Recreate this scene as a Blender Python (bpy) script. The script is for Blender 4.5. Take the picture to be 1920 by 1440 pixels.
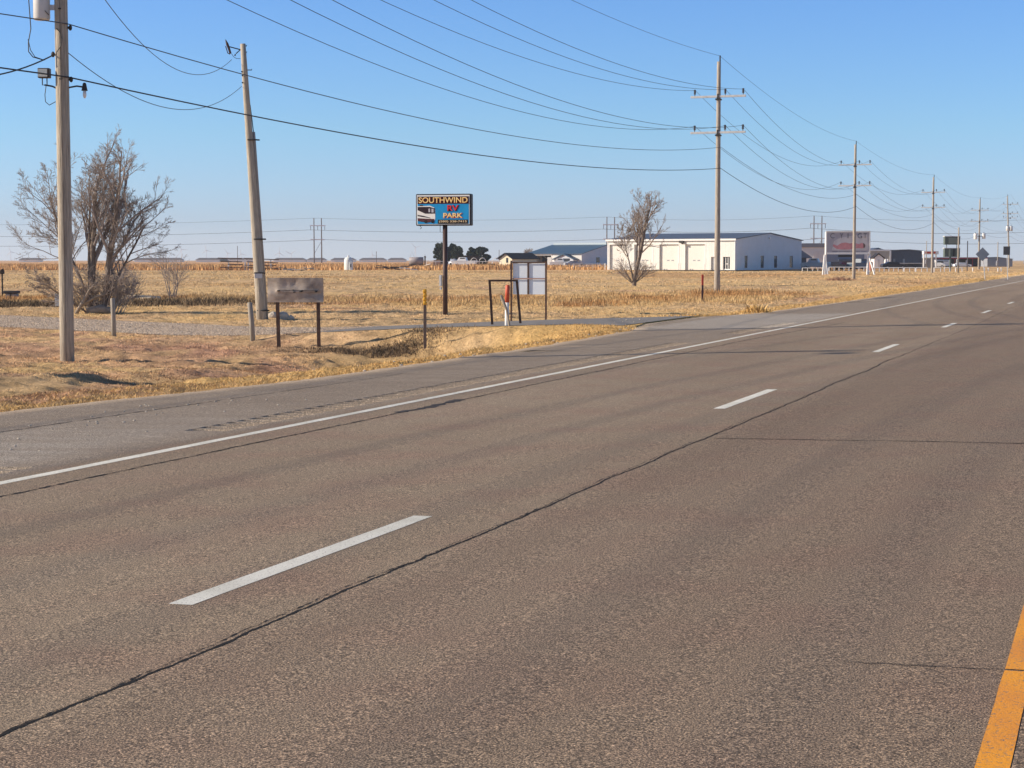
import bpy, bmesh, math, random
import numpy as np
from mathutils import Vector, Matrix, Euler
R = math.radians
for o in list(bpy.data.objects): bpy.data.objects.remove(o)
scn = bpy.context.scene
COL = scn.collection
# ---------------------------------------------------------------- camera
F = 3300.0; PITCH = math.atan(233/3300.0); CH = 1.5
cam = bpy.data.cameras.new('camera'); cam.sensor_width = 36; cam.lens = F/1920*36
cam.clip_end = 20000; cam.clip_start = 0.1
camo = bpy.data.objects.new('camera', cam); COL.objects.link(camo)
camo.location = (0, 0, CH); camo.rotation_euler = (R(90)-PITCH, 0, 0)
scn.camera = camo
# ---------------------------------------------------------------- sky, sun, exposure
SUN_EL = 25.0
w = bpy.data.worlds.new('World'); scn.world = w; w.use_nodes = True
nt = w.node_tree; bg = nt.nodes['Background']
sk = nt.nodes.new('ShaderNodeTexSky'); sk.sky_type = 'NISHITA'; sk.sun_disc = False
sk.sun_elevation = R(SUN_EL); sk.sun_rotation = R(-90); sk.altitude = 900
sk.air_density = 1.0; sk.dust_density = 0.6; sk.ozone_density = 3.0
# clear winter air: deeper blue overhead, milky lavender towards the horizon
gc = nt.nodes.new('ShaderNodeTexCoord'); gs = nt.nodes.new('ShaderNodeSeparateXYZ'); nt.links.new(gc.outputs['Generated'], gs.inputs[0])
gr = nt.nodes.new('ShaderNodeValToRGB'); e = gr.color_ramp.elements
TINT = [(0.0, (1.17, 1.33, 1.98)), (.0203, (.84, .98, 1.46)), (.0718, (.78, 1.04, 1.34)), (.1415, (.70, 1.0, 1.42)), (.45, (.58, .68, .80)), (1.0, (.58, .66, .76))]
for q, c in TINT[1:-1]: e.new(q)
for k, (q, c) in enumerate(TINT): e[k].position = q; e[k].color = (*[v/2 for v in c], 1)
gm_ = nt.nodes.new('ShaderNodeMix'); gm_.data_type = 'RGBA'; gm_.blend_type = 'MULTIPLY'; gm_.inputs[0].default_value = 1; gm_.clamp_result = False
nt.links.new(gs.outputs[2], gr.inputs[0]); nt.links.new(sk.outputs[0], gm_.inputs[6]); nt.links.new(gr.outputs[0], gm_.inputs[7])
nt.links.new(gm_.outputs[2], bg.inputs[0]); bg.inputs[1].default_value = 0.18
sl = bpy.data.lights.new('sun', 'SUN'); sl.energy = 5.0; sl.angle = R(0.5); sl.color = (1.0, 0.86, 0.69)
so = bpy.data.objects.new('sun', sl); COL.objects.link(so)
so.rotation_euler = Vector((math.cos(R(SUN_EL)), 0.03, -math.sin(R(SUN_EL)))).to_track_quat('-Z', 'Y').to_euler()
scn.view_settings.view_transform = 'Standard'; scn.view_settings.look = 'None'
scn.view_settings.exposure = 0.42; scn.view_settings.gamma = 1
scn.render.resolution_x = 1024; scn.render.resolution_y = 768
# ---------------------------------------------------------------- frame of the road: p = metres left of the camera, s = metres along the road
A = math.atan(1155/3300.0); CA, SA = math.cos(A), math.sin(A)
def ps(x, y): return -x*CA + y*SA, x*SA + y*CA
def xy(p, s): return -p*CA + s*SA, p*SA + s*CA
rng = np.random.RandomState(7)
TBL = [np.random.RandomState(k+11).rand(256, 256) for k in range(6)]
def vn(x, y, k=0):
    x = np.asarray(x, float); y = np.asarray(y, float)
    xi = np.floor(x).astype(int); yi = np.floor(y).astype(int); fx = x-xi; fy = y-yi
    fx = fx*fx*(3-2*fx); fy = fy*fy*(3-2*fy); T = TBL[k]
    a = T[xi % 256, yi % 256]; b = T[(xi+1) % 256, yi % 256]; c = T[xi % 256, (yi+1) % 256]; d = T[(xi+1) % 256, (yi+1) % 256]
    return (a*(1-fx)+b*fx)*(1-fy)+(c*(1-fx)+d*fx)*fy
def sm(a, b, v):
    t = np.clip((np.asarray(v, float)-a)/(b-a), 0, 1); return t*t*(3-2*t)
def edge(s):        # left edge of the asphalt shoulder
    e = np.interp(s, [-80, 10, 17, 22.5, 33, 41, 44.5, 46, 52, 55, 70, 400, 1500], [12.2, 12.2, 12.0, 11.0, 10.9, 11.3, 12.0, 12.3, 12.2, 11.2, 10.9, 11.3, 11.3])
    return e + 0.10*(vn(s*1.3, 3.3, 1)-.5) + 0.10*(vn(s*5, 8.3, 2)-.5)
def drive_c(p): return np.interp(p, [8, 11, 15.8, 23.5, 31.6, 40.3, 80], [47.6, 48.0, 47.3, 50, 54.2, 58.4, 76])
def drive_hw(p): return np.interp(p, [8, 11.5, 14, 20, 26, 80], [5.5, 4.6, 2.9, 2.4, 3.3, 3.6])
def hz(x, y):       # ground height, no small bumps
    x = np.asarray(x, float); y = np.asarray(y, float)
    p, s = ps(x, y)
    zf = np.interp(s, [-80, 24, 35, 60, 80, 108, 190, 300, 8000], [-.42, -.40, -.93, -.92, -.86, -.62, -.56, -.38, -.34])
    zf = zf + sm(25, 55, p)*sm(90, 20, s)*0 + (vn(x/23, y/31, 0)-.5)*.16*sm(18, 40, p)
    zd = zf - .20*sm(14, 24, s)*sm(46, 40, s) - .20*np.exp(-((s-39.3)/2.6)**2)*sm(45.5, 42, s) - .35*np.exp(-((s-39.6)/.9)**2)*sm(3.2, 4.2, p-edge(s))*sm(6.8, 5.8, p-edge(s)) - .05
    e = edge(s); q = p - e
    zr = -.018*np.clip(p, 0, 13)
    zbank = -.24 + (zd+.24)*sm(0.1, 5.4, q)
    z = zbank + (zf-zd)*(sm(5.6, 9.5, q)*sm(32, 38, s)+sm(4.2, 6.8, q)*(1-sm(32, 38, s)))
    dz = -.22 + (zf+.22)*sm(12, 30, p) + .02
    m = 1-sm(0, 3.0, np.abs(s-drive_c(p))-drive_hw(p))
    z = z*(1-m) + dz*m
    z = np.where(q < 0, zr-.07, z)
    pr = -p
    z = np.where(pr > 9.5, -.15-.6*sm(9.5, 15, pr), z)
    z = np.where(s > 1400, zf, z)
    return z
def hz1(x, y): return float(hz(x, y))
def ray(px, py):
    d = Vector((0, math.cos(PITCH), -math.sin(PITCH)))*F + Vector((px-960, 0, 0)) + Vector((0, math.sin(PITCH), math.cos(PITCH)))*(720-py)
    return d/d.y
def G(px, py):      # ground point seen at a pixel of the photograph
    d = ray(px, py); t = np.arange(6, 3000, .1); t = t
    zz = CH + d.z*t; g = hz(d.x*t, t); i = int(np.argmax(zz < g))
    D = float(t[i]) if zz[i] < g[i] else 600.0
    return Vector((d.x*D, D, hz1(d.x*D, D)))
def onD(px, D):
    x = (px-960)/F*D*1.0025; return Vector((x, D, hz1(x, D)))
def ZP(py, D): return CH + ray(960, py).z*D
# ---------------------------------------------------------------- materials
MATS = {}
def mat(name, col, rough=.75, var=.0, scale=3.0, stretch=(1, 1, 1), bump=0.0, bscale=None, metal=0, col2=None, spec=.3, coord='Object'):
    if name in MATS: return MATS[name]
    m = bpy.data.materials.new(name); m.use_nodes = True; n = m.node_tree; b = n.nodes['Principled BSDF']
    b.inputs['Roughness'].default_value = rough; b.inputs['Metallic'].default_value = metal
    b.inputs['Specular IOR Level'].default_value = spec
    b.inputs['Base Color'].default_value = (*col, 1)
    tc = n.nodes.new('ShaderNodeTexCoord'); mp = n.nodes.new('ShaderNodeMapping'); mp.inputs['Scale'].default_value = stretch
    n.links.new(tc.outputs[coord], mp.inputs[0])
    if var > 0 or col2:
        nz = n.nodes.new('ShaderNodeTexNoise'); nz.inputs['Scale'].default_value = scale; nz.inputs['Detail'].default_value = 6; nz.inputs['Roughness'].default_value = .65
        n.links.new(mp.outputs[0], nz.inputs['Vector'])
        cr = n.nodes.new('ShaderNodeValToRGB'); cr.color_ramp.elements[0].position = .3; cr.color_ramp.elements[1].position = .7
        c2 = col2 if col2 else tuple(max(0, c*(1-var)) for c in col); c1 = col if col2 else tuple(min(.95, c*(1+var)) for c in col)
        cr.color_ramp.elements[0].color = (*c2, 1); cr.color_ramp.elements[1].color = (*c1, 1)
        n.links.new(nz.outputs[0], cr.inputs[0]); n.links.new(cr.outputs[0], b.inputs['Base Color'])
    if bump:
        nb = n.nodes.new('ShaderNodeTexNoise'); nb.inputs['Scale'].default_value = bscale or scale*2; nb.inputs['Detail'].default_value = 5
        n.links.new(mp.outputs[0], nb.inputs['Vector'])
        bp = n.nodes.new('ShaderNodeBump'); bp.inputs['Strength'].default_value = 1; bp.inputs['Distance'].default_value = bump
        n.links.new(nb.outputs[0], bp.inputs['Height']); n.links.new(bp.outputs[0], b.inputs['Normal'])
    MATS[name] = m; return m
def ribbed(name, col, pitch=.3, rough=.5):
    if name in MATS: return MATS[name]
    m = mat(name, col, rough, .06, .6); n = m.node_tree; b = n.nodes['Principled BSDF']
    tc = n.nodes.new('ShaderNodeTexCoord'); sx = n.nodes.new('ShaderNodeSeparateXYZ'); n.links.new(tc.outputs['Object'], sx.inputs[0])
    ad = n.nodes.new('ShaderNodeMath'); ad.operation = 'ADD'; n.links.new(sx.outputs[0], ad.inputs[0]); n.links.new(sx.outputs[1], ad.inputs[1])
    ml = n.nodes.new('ShaderNodeMath'); ml.operation = 'MULTIPLY'; ml.inputs[1].default_value = 1/pitch; n.links.new(ad.outputs[0], ml.inputs[0])
    fr = n.nodes.new('ShaderNodeMath'); fr.operation = 'FRACT'; n.links.new(ml.outputs[0], fr.inputs[0])
    pp = n.nodes.new('ShaderNodeMath'); pp.operation = 'LESS_THAN'; pp.inputs[1].default_value = .2; n.links.new(fr.outputs[0], pp.inputs[0])
    bp = n.nodes.new('ShaderNodeBump'); bp.inputs['Distance'].default_value = .04; n.links.new(pp.outputs[0], bp.inputs['Height']); n.links.new(bp.outputs[0], b.inputs['Normal'])
    return m
def attrmat(name, rough=.9, trans=0.0):
    m = bpy.data.materials.new(name); m.use_nodes = True; n = m.node_tree; b = n.nodes['Principled BSDF']
    at = n.nodes.new('ShaderNodeAttribute'); at.attribute_name = 'col'; b.inputs['Roughness'].default_value = rough; b.inputs['Specular IOR Level'].default_value = .15
    n.links.new(at.outputs['Color'], b.inputs['Base Color'])
    MATS[name] = m; return m
wood = mat('weathered_pole_wood', (.60, .53, .42), .85, 0, 5, (7, 7, .3), .02, 9, col2=(.23, .20, .165))
wood_far = mat('pole_wood_tan', (.52, .46, .38), .85, 0, 5, (6, 6, .4), .01, 9, col2=(.22, .19, .16))
graypost = mat('grey_post_wood', (.42, .38, .32), .9, 0, 6, (5, 5, .5), .01, 9, col2=(.25, .22, .18))
galv = mat('galvanised_steel', (.58, .58, .58), .5, .12, 6, metal=.3)
steeldark = mat('dark_hardware', (.035, .033, .032), .6)
cable = mat('black_cable', (.03, .032, .036), .6)
alu = mat('aluminium_wire', (.07, .075, .085), .6)
rust = mat('brown_rusty_steel', (.13, .07, .05), .8, 0, 8, col2=(.045, .028, .022), bump=.002)
whitep = mat('white_paint', (.80, .79, .76), .55, .05, 3)
blackm = mat('black_paint', (.015, .014, .016), .5)
glass = mat('dark_glass', (.03, .035, .045), .15, spec=.6)
bark = mat('grey_brown_bark', (.19, .15, .12), .9, .35, 8, bump=.01)
twig = mat('twig_brown', (.34, .285, .25), .9, .2, 8)
# ---------------------------------------------------------------- mesh helpers
class MB:
    def __init__(s): s.v = []; s.f = []; s.c = []
    def add(s, vs, fs):
        o = len(s.v); s.v += [tuple(v) for v in vs]; s.f += [tuple(i+o for i in f) for f in fs]; return s
    def box(s, x0, x1, y0, y1, z0, z1, M=None, bev=0.0):
        if bev > 0:
            bm = bmesh.new(); bmesh.ops.create_cube(bm, size=1)
            for v in bm.verts: v.co = Vector(((x0+x1)/2+v.co.x*(x1-x0), (y0+y1)/2+v.co.y*(y1-y0), (z0+z1)/2+v.co.z*(z1-z0)))
            bmesh.ops.bevel(bm, geom=list(bm.edges), offset=bev, segments=2, affect='EDGES', profile=.6)
            vs = [M @ v.co if M else v.co.copy() for v in bm.verts]; fs = [[v.index for v in f.verts] for f in bm.faces]
            bm.verts.index_update(); bm.free(); return s.add(vs, fs)
        vs = [Vector(v) for v in ((x0, y0, z0), (x1, y0, z0), (x1, y1, z0), (x0, y1, z0), (x0, y0, z1), (x1, y0, z1), (x1, y1, z1), (x0, y1, z1))]
        if M: vs = [M @ v for v in vs]
        return s.add(vs, [(0, 3, 2, 1), (4, 5, 6, 7), (0, 1, 5, 4), (1, 2, 6, 5), (2, 3, 7, 6), (3, 0, 4, 7)])
    def tube(s, pts, rad, n=6, cap=True):
        pts = [Vector(p) for p in pts]; k = len(pts)
        if not hasattr(rad, '__len__'): rad = [rad]*k
        rings = []; up = None
        for i, p in enumerate(pts):
            t = (pts[min(i+1, k-1)]-pts[max(i-1, 0)]); t = t.normalized() if t.length > 1e-9 else Vector((0, 0, 1))
            if up is None:
                r = Vector((1, 0, 0)) if abs(t.x) < .9 else Vector((0, 1, 0))
                up = t.cross(r).normalized()
            else:
                up = (up - t*up.dot(t)); up = up.normalized() if up.length > 1e-6 else t.orthogonal().normalized()
            b = t.cross(up)
            rings.append([p + (up*math.cos(2*math.pi*j/n) + b*math.sin(2*math.pi*j/n))*rad[i] for j in range(n)])
        vs = [v for r in rings for v in r]; fs = []
        for i in range(k-1):
            for j in range(n):
                fs.append((i*n+j, i*n+(j+1) % n, (i+1)*n+(j+1) % n, (i+1)*n+j))
        if cap: fs.append(tuple(range(n-1, -1, -1))); fs.append(tuple((k-1)*n+j for j in range(n)))
        return s.add(vs, fs)
    def prism(s, prof, y0, y1, M=None, top=None):   # profile in x,z extruded along y
        n = len(prof); top = top or prof
        vs = [Vector((x, y0, z)) for x, z in prof] + [Vector((x, y1, z)) for x, z in top]
        if M: vs = [M @ v for v in vs]
        fs = [tuple(range(n)), tuple(range(2*n-1, n-1, -1))] + [(i, i+n, (i+1) % n+n, (i+1) % n) for i in range(n)]
        return s.add(vs, fs)
    def ball(s, c, r, nu=10, nv=7, jit=0, seed=0):
        c = Vector(c); rr = Vector(r) if hasattr(r, '__len__') else Vector((r, r, r)); rd = random.Random(seed)
        vs = [c+Vector((0, 0, rr.z))]; fs = []
        for i in range(1, nv):
            a = math.pi*i/nv
            for j in range(nu):
                b = 2*math.pi*j/nu; k = 1+rd.uniform(-jit, jit)
                vs.append(c+Vector((rr.x*math.sin(a)*math.cos(b)*k, rr.y*math.sin(a)*math.sin(b)*k, rr.z*math.cos(a)*k)))
        vs.append(c-Vector((0, 0, rr.z))); L = len(vs)-1
        for j in range(nu):
            fs.append((0, 1+j, 1+(j+1) % nu)); fs.append((L, 1+(nv-2)*nu+(j+1) % nu, 1+(nv-2)*nu+j))
            for i in range(nv-2): fs.append((1+i*nu+j, 1+(i+1)*nu+j, 1+(i+1)*nu+(j+1) % nu, 1+i*nu+(j+1) % nu))
        return s.add(vs, fs)
    def build(s, name, m, parent=None, smooth=False, fix=True):
        me = bpy.data.meshes.new(name); me.from_pydata([tuple(v) for v in s.v], [], s.f)
        if fix:
            bm = bmesh.new(); bm.from_mesh(me); bmesh.ops.recalc_face_normals(bm, faces=bm.faces); bm.to_mesh(me); bm.free()
        me.materials.append(m)
        if smooth: me.polygons.foreach_set('use_smooth', [True]*len(me.polygons))
        o = bpy.data.objects.new(name, me); COL.objects.link(o)
        if parent: o.parent = parent
        return o
def tag(o, label=None, cat=None, group=None, kind=None):
    if label: o['label'] = label
    if cat: o['category'] = cat
    if group: o['group'] = group
    if kind: o['kind'] = kind
    return o
def thing(name, label, cat, loc, rz=0, group=None):
    o = bpy.data.objects.new(name, None); o.empty_display_size = .3; COL.objects.link(o)
    o.location = loc; o.rotation_euler = (0, 0, rz); return tag(o, label, cat, group)
def copy_tree(o, parent=None):
    c = o.copy(); COL.objects.link(c); c.parent = parent
    for ch in list(o.children): copy_tree(ch, c)
    return c
def npmesh(name, co, faces, m, cols=None, smooth=False):
    me = bpy.data.meshes.new(name); nv = len(co); nf, k = faces.shape
    me.vertices.add(nv); me.vertices.foreach_set('co', np.ascontiguousarray(co, dtype=np.float32).ravel())
    me.loops.add(nf*k); me.loops.foreach_set('vertex_index', np.ascontiguousarray(faces, dtype=np.int32).ravel())
    me.polygons.add(nf); me.polygons.foreach_set('loop_start', np.arange(0, nf*k, k, dtype=np.int32))
    if smooth: me.polygons.foreach_set('use_smooth', np.ones(nf, dtype=bool))
    if cols is not None:
        a = me.color_attributes.new('col', 'FLOAT_COLOR', 'POINT'); c4 = np.ones((nv, 4), dtype=np.float32); c4[:, :3] = cols; a.data.foreach_set('color', c4.ravel())
    me.update(calc_edges=True); me.materials.append(m)
    o = bpy.data.objects.new(name, me); COL.objects.link(o); return o
def text(parent, name, body, m, cx, z, h, y, wid=None, off=0.0, ext=.004):
    cu = bpy.data.curves.new('t', 'FONT'); cu.body = body; cu.size = 1; cu.align_x = 'CENTER'; cu.align_y = 'CENTER'; cu.offset = off; cu.extrude = .02
    to = bpy.data.objects.new('t', cu); COL.objects.link(to); bpy.context.view_layer.update()
    me = bpy.data.meshes.new_from_object(to.evaluated_get(bpy.context.evaluated_depsgraph_get()))
    bpy.data.objects.remove(to)
    xs = [v.co.x for v in me.vertices]; ys = [v.co.y for v in me.vertices]
    sx = (wid/(max(xs)-min(xs))) if wid else h/(max(ys)-min(ys)); sz = h/(max(ys)-min(ys))
    mx = (max(xs)+min(xs))/2; my = (max(ys)+min(ys))/2
    for v in me.vertices: v.co = Vector((cx+(v.co.x-mx)*sx, y-v.co.z*.2, z+(v.co.y-my)*sz))
    me.materials.clear(); me.materials.append(m); me.name = name
    o = bpy.data.objects.new(name, me); COL.objects.link(o); o.parent = parent; return o
# ---------------------------------------------------------------- ground colours (what grows and lies there)
STRAW = np.array([.62, .43, .21]); TURF = np.array([.52, .365, .20]); GOLD = np.array([.70, .46, .18]); RED = np.array([.40, .235, .155])
DARK = np.array([.15, .11, .07]); SOIL = np.array([.30, .215, .14]); ORNG = np.array([.46, .26, .11]); SAND = np.array([.58, .42, .24])
def mix(a, b, t): t = np.asarray(t)[..., None]; return a*(1-t)+b*t
def gcol(x, y):
    p, s = ps(x, y); q = p-edge(s); D = y
    n1 = vn(x/3.1, y/7.0, 0); n2 = vn(x/1.1, y/2.3, 1); n3 = vn(x/9+5, y/17, 2); n4 = vn(x/.35, y/.6, 3); n5 = vn(x/14, y/60+3, 4)
    c = mix(TURF, STRAW, sm(.35, .7, n1))
    c = mix(c, RED, .55*sm(.55, .75, n3)*sm(.35, .6, n2))
    blob = lambda X, Y, a, b: np.exp(-((x-X)/a)**2-((y-Y)/b)**2)
    r = np.clip(blob(-9.5, 48, 4.5, 2.6)+blob(-5.6, 40.5, 1.8, 2.6)+blob(-5.2, 34.0, 1.8, 1.8)+.7*blob(-14, 55, 4, 4)+blob(-6.5, 23.5, 2.5, 1.5)+.6*blob(-7.4, 46, 2, 4), 0, 1)
    c = mix(c, RED, r*(.45+.5*sm(.3, .6, n2)))
    c = mix(c, DARK, .75*np.clip(blob(-5.0, 26.3, 1.8, 1.1)+blob(-6.9, 25, 1.2, .8), 0, 1)*sm(.3, .6, n2))
    far = sm(110, 170, D)
    c = mix(c, STRAW*.92, .5*far)
    c = mix(c, ORNG*.8, .55*sm(.5, .8, vn(x/22, y/30, 5))*far)
    c = mix(c, GOLD, sm(5.6, 2.6, q+1.8*(n2-.5))*sm(-.5, .1, q)*.9*sm(18, 27, s))
    c = mix(c, SAND, sm(3.5, .6, q+1.6*(n2-.5))*sm(52, 60, s)*.9)
    c = mix(c, ORNG*1.15, sm(315, 330, D+8*(n1-.5))*sm(95, 70, x))
    c = mix(c, DARK, .35*sm(.68, .85, n2)*sm(.4, .7, n5))
    n6 = vn(x/.9+9, y/.5, 5)
    c = 1.32*c*((.66+.68*n4)*(.8+.4*n6))[..., None]; return c*np.minimum(1, .80/np.maximum(1e-6, c.max(-1)))[..., None]
def bumps(x, y):
    p, s = ps(x, y)
    b = .08*(vn(x/1.7, y/2.1, 3)-.5)+.09*(vn(x/.6, y/.7, 4)-.5)+.09*(vn(x/.25, y/.25, 5)-.5)
    m = sm(.0, .8, p-edge(s)); m = m*sm(-.2, 1.0, np.abs(s-drive_c(p))-drive_hw(p))
    return b*m
# ---------------------------------------------------------------- ground sheet
def ground():
    ang = np.concatenate([np.linspace(-180, -26, 60)[:-1], np.linspace(-26, 26, 640), np.linspace(26, 180, 60)[1:]])
    dist = np.concatenate([[0.5, 3, 7, 12], np.geomspace(16, 130, 620), np.geomspace(132, 3900, 190)])
    a, d = np.meshgrid(np.radians(ang), dist); x = np.sin(a)*d; y = np.cos(a)*d
    z = hz(x, y) + bumps(x, y)*sm(260, 100, d)
    co = np.stack([x, y, z], -1).reshape(-1, 3); nr, nc = x.shape
    i = np.arange(nr*nc).reshape(nr, nc)
    f = np.stack([i[:-1, :-1], i[:-1, 1:], i[1:, 1:], i[1:, :-1]], -1).reshape(-1, 4)
    m = attrmat('dry_ground', .95); n = m.node_tree; b = n.nodes['Principled BSDF']
    tc = n.nodes.new('ShaderNodeTexCoord'); nz = n.nodes.new('ShaderNodeTexNoise'); nz.inputs['Scale'].default_value = 9; nz.inputs['Detail'].default_value = 8; nz.inputs['Roughness'].default_value = .75
    n.links.new(tc.outputs['Object'], nz.inputs['Vector'])
    bp = n.nodes.new('ShaderNodeBump'); bp.inputs['Distance'].default_value = .10; n.links.new(nz.outputs[0], bp.inputs['Height']); n.links.new(bp.outputs[0], b.inputs['Normal'])
    mx = n.nodes.new('ShaderNodeMix'); mx.data_type = 'RGBA'; mx.blend_type = 'MULTIPLY'; mx.inputs[0].default_value = 1
    cr = n.nodes.new('ShaderNodeValToRGB'); cr.color_ramp.elements[0].position = .32; cr.color_ramp.elements[0].color = (.62, .58, .54, 1); cr.color_ramp.elements[1].position = .62; cr.color_ramp.elements[1].color = (1.12, 1.12, 1.1, 1)
    at = [q for q in n.nodes if q.type == 'ATTRIBUTE'][0]
    n.links.new(nz.outputs[0], cr.inputs[0]); n.links.new(at.outputs['Color'], mx.inputs[6]); n.links.new(cr.outputs[0], mx.inputs[7]); n.links.new(mx.outputs[2], b.inputs['Base Color'])
    o = npmesh('ground', co, f, m, gcol(x.ravel(), y.ravel()), True)
    tag(o, kind='structure')
ground()
# ---------------------------------------------------------------- road (local frame: x = -p, y = s)
def road_mat():
    m = bpy.data.materials.new('asphalt'); m.use_nodes = True; n = m.node_tree; L = n.links; b = n.nodes['Principled BSDF']
    b.inputs['Roughness'].default_value = .85; b.inputs['Specular IOR Level'].default_value = .25
    tc = n.nodes.new('ShaderNodeTexCoord')
    def noise(sc, det=2, st=(1, 1, 1), rough=.5):
        mp = n.nodes.new('ShaderNodeMapping'); mp.inputs['Scale'].default_value = st; L.new(tc.outputs['Object'], mp.inputs[0])
        q = n.nodes.new('ShaderNodeTexNoise'); q.inputs['Scale'].default_value = sc; q.inputs['Detail'].default_value = det; q.inputs['Roughness'].default_value = rough
        L.new(mp.outputs[0], q.inputs['Vector']); return q.outputs[0]
    def ramp(v, stops):
        c = n.nodes.new('ShaderNodeValToRGB'); e = c.color_ramp.elements
        while len(e) < len(stops): e.new(.5)
        for k, (pz, cc) in enumerate(stops): e[k].position = pz; e[k].color = (*cc, 1)
        L.new(v, c.inputs[0]); return c.outputs[0]
    def mixc(t, a, c, mode='MIX'):
        q = n.nodes.new('ShaderNodeMix'); q.data_type = 'RGBA'; q.blend_type = mode
        if isinstance(t, (int, float)): q.inputs[0].default_value = t
        else: L.new(t, q.inputs[0])
        L.new(a, q.inputs[6])
        if isinstance(c, tuple): q.inputs[7].default_value = (*c, 1)
        else: L.new(c, q.inputs[7])
        return q.outputs[2]
    def math_(op, a, c=None, d=None):
        q = n.nodes.new('ShaderNodeMath'); q.operation = op
        for k, v in enumerate((a, c, d)):
            if v is None: continue
            if isinstance(v, (int, float)): q.inputs[k].default_value = v
            else: L.new(v, q.inputs[k])
        return q.outputs[0]
    def smooth(v, a, c):
        q = n.nodes.new('ShaderNodeMapRange'); q.interpolation_type = 'SMOOTHSTEP'; L.new(v, q.inputs[0]); q.inputs[1].default_value = a; q.inputs[2].default_value = c; return q.outputs[0]
    sp = n.nodes.new('ShaderNodeSeparateXYZ'); L.new(tc.outputs['Object'], sp.inputs[0])
    p = math_('MULTIPLY', sp.outputs[0], -1.0); s = sp.outputs[1]
    base = ramp(noise(.35, 4, (1, .25, 1)), [(.3, (.275, .212, .150)), (.7, (.325, .255, .182))])
    redp = ramp(noise(1.1, 4), [(.45, (0, 0, 0)), (.75, (1, 1, 1))])
    base = mixc(math_('MULTIPLY', redp, .55), base, (.28, .175, .13))
    # darker right lane, paler oily-free shoulder
    rl = math_('SUBTRACT', 1.0, smooth(p, 3.2, 3.6))
    base = mixc(math_('MULTIPLY', rl, .45), base, (.20, .143, .105))
    wp = ramp(noise(.9, 3, (1, .04, 1)), [(.35, (.93, .92, .91)), (.65, (1.05, 1.05, 1.05))])
    base = mixc(1.0, base, wp, 'MULTIPLY')
    sh = smooth(p, 7.95, 8.15)
    shc = ramp(noise(2.2, 5, (.35, 1.2, 1)), [(.3, (.26, .208, .158)), (.7, (.315, .258, .20))])
    base = mixc(sh, base, shc)
    def boxm(p0, p1, s0, s1, fp, fs):
        a = math_('MULTIPLY', smooth(p, p0, p0+fp), math_('SUBTRACT', 1.0, smooth(p, p1-fp, p1)))
        c = math_('MULTIPLY', smooth(s, s0, s0+fs), math_('SUBTRACT', 1.0, smooth(s, s1-fs, s1)))
        return math_('MULTIPLY', a, c)
    dust = math_('ADD', boxm(7.7, 11.8, 40.5, 56, .6, 3.0), math_('MULTIPLY', boxm(8.0, 10.9, 2, 19, .9, 7), .75))
    dn = ramp(noise(3.0, 5, (.25, 1.6, 1), .7), [(.3, (.25, .25, .25)), (.6, (1, 1, 1))])
    dust = math_('MULTIPLY', dust, dn)
    base = mixc(math_('MULTIPLY', dust, .85), base, (.44, .40, .35))
    # aggregate
    agg = noise(125, 3, rough=.8); agg2 = noise(42, 3, rough=.7)
    am = ramp(agg, [(.37, (.06, .06, .06)), (.47, (.68, .67, .66)), (.54, (1.2, 1.2, 1.18)), (.63, (3.6, 3.4, 3.1))])
    base = mixc(.85, base, am, 'MULTIPLY')
    am2 = ramp(agg2, [(.38, (.55, .55, .55)), (.62, (1.45, 1.42, 1.38))])
    base = mixc(.5, base, am2, 'MULTIPLY')
    L.new(base, b.inputs['Base Color'])
    bp = n.nodes.new('ShaderNodeBump'); bp.inputs['Distance'].default_value = .008; bp.inputs['Strength'].default_value = .9; L.new(agg, bp.inputs['Height']); L.new(bp.outputs[0], b.inputs['Normal'])
    return m
asph = road_mat()
def groove(p, s):
    ok = ((s > 15.0) & (s < 34.2)) | ((s > 38.6) & (s < 46.0)) | (s < 11.9)
    g = (np.abs(((s+.15*vn(s*.4, 1, 1)) % .26)-.13) < .07) & (p > 8.19+.02) & (p < 8.62)
    return np.where(g & ok, -.05, 0)
def road():
    def grid(pv, sv, nm, ed=None, skirt=True):
        P, S = np.meshgrid(pv, sv)
        if ed: P = np.where(P > 11.5, edge(S), np.where(P > 10.95, edge(S)-.4, P))
        Z = -.018*np.clip(P, 0, 20) + np.where(P < 0, .008*P, 0) + groove(P, S)
        if skirt: Z[:, 0] -= .12; Z[:, -1] -= .0
        if ed:
            P = np.hstack([P, P[:, -1:]+.05]); S = np.hstack([S, S[:, -1:]]); Z = np.hstack([Z, Z[:, -1:]-.12])
        co = np.stack([-P, S, Z], -1).reshape(-1, 3); nr, nc = P.shape; i = np.arange(nr*nc).reshape(nr, nc)
        f = np.stack([i[:-1, :-1], i[1:, :-1], i[1:, 1:], i[:-1, 1:]], -1).reshape(-1, 4)[:, ::-1]
        o = npmesh(nm, co, f, asph); o.rotation_euler = (0, 0, -A); return tag(o, kind='structure')
    pv = np.concatenate([[-9.2, -9.1, -4, 0, 2, 4, 6, 8, 8.18, 8.2], np.linspace(8.22, 8.6, 4), [8.63, 8.65, 9.5, 10.5, 11.0, 12]])
    sv = np.concatenate([np.arange(-60, 8, 1.0), np.arange(8, 62, .03), np.arange(62, 150, .5), np.arange(150, 1400, 10)])
    grid(pv, sv, 'road', True)
road()
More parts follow.
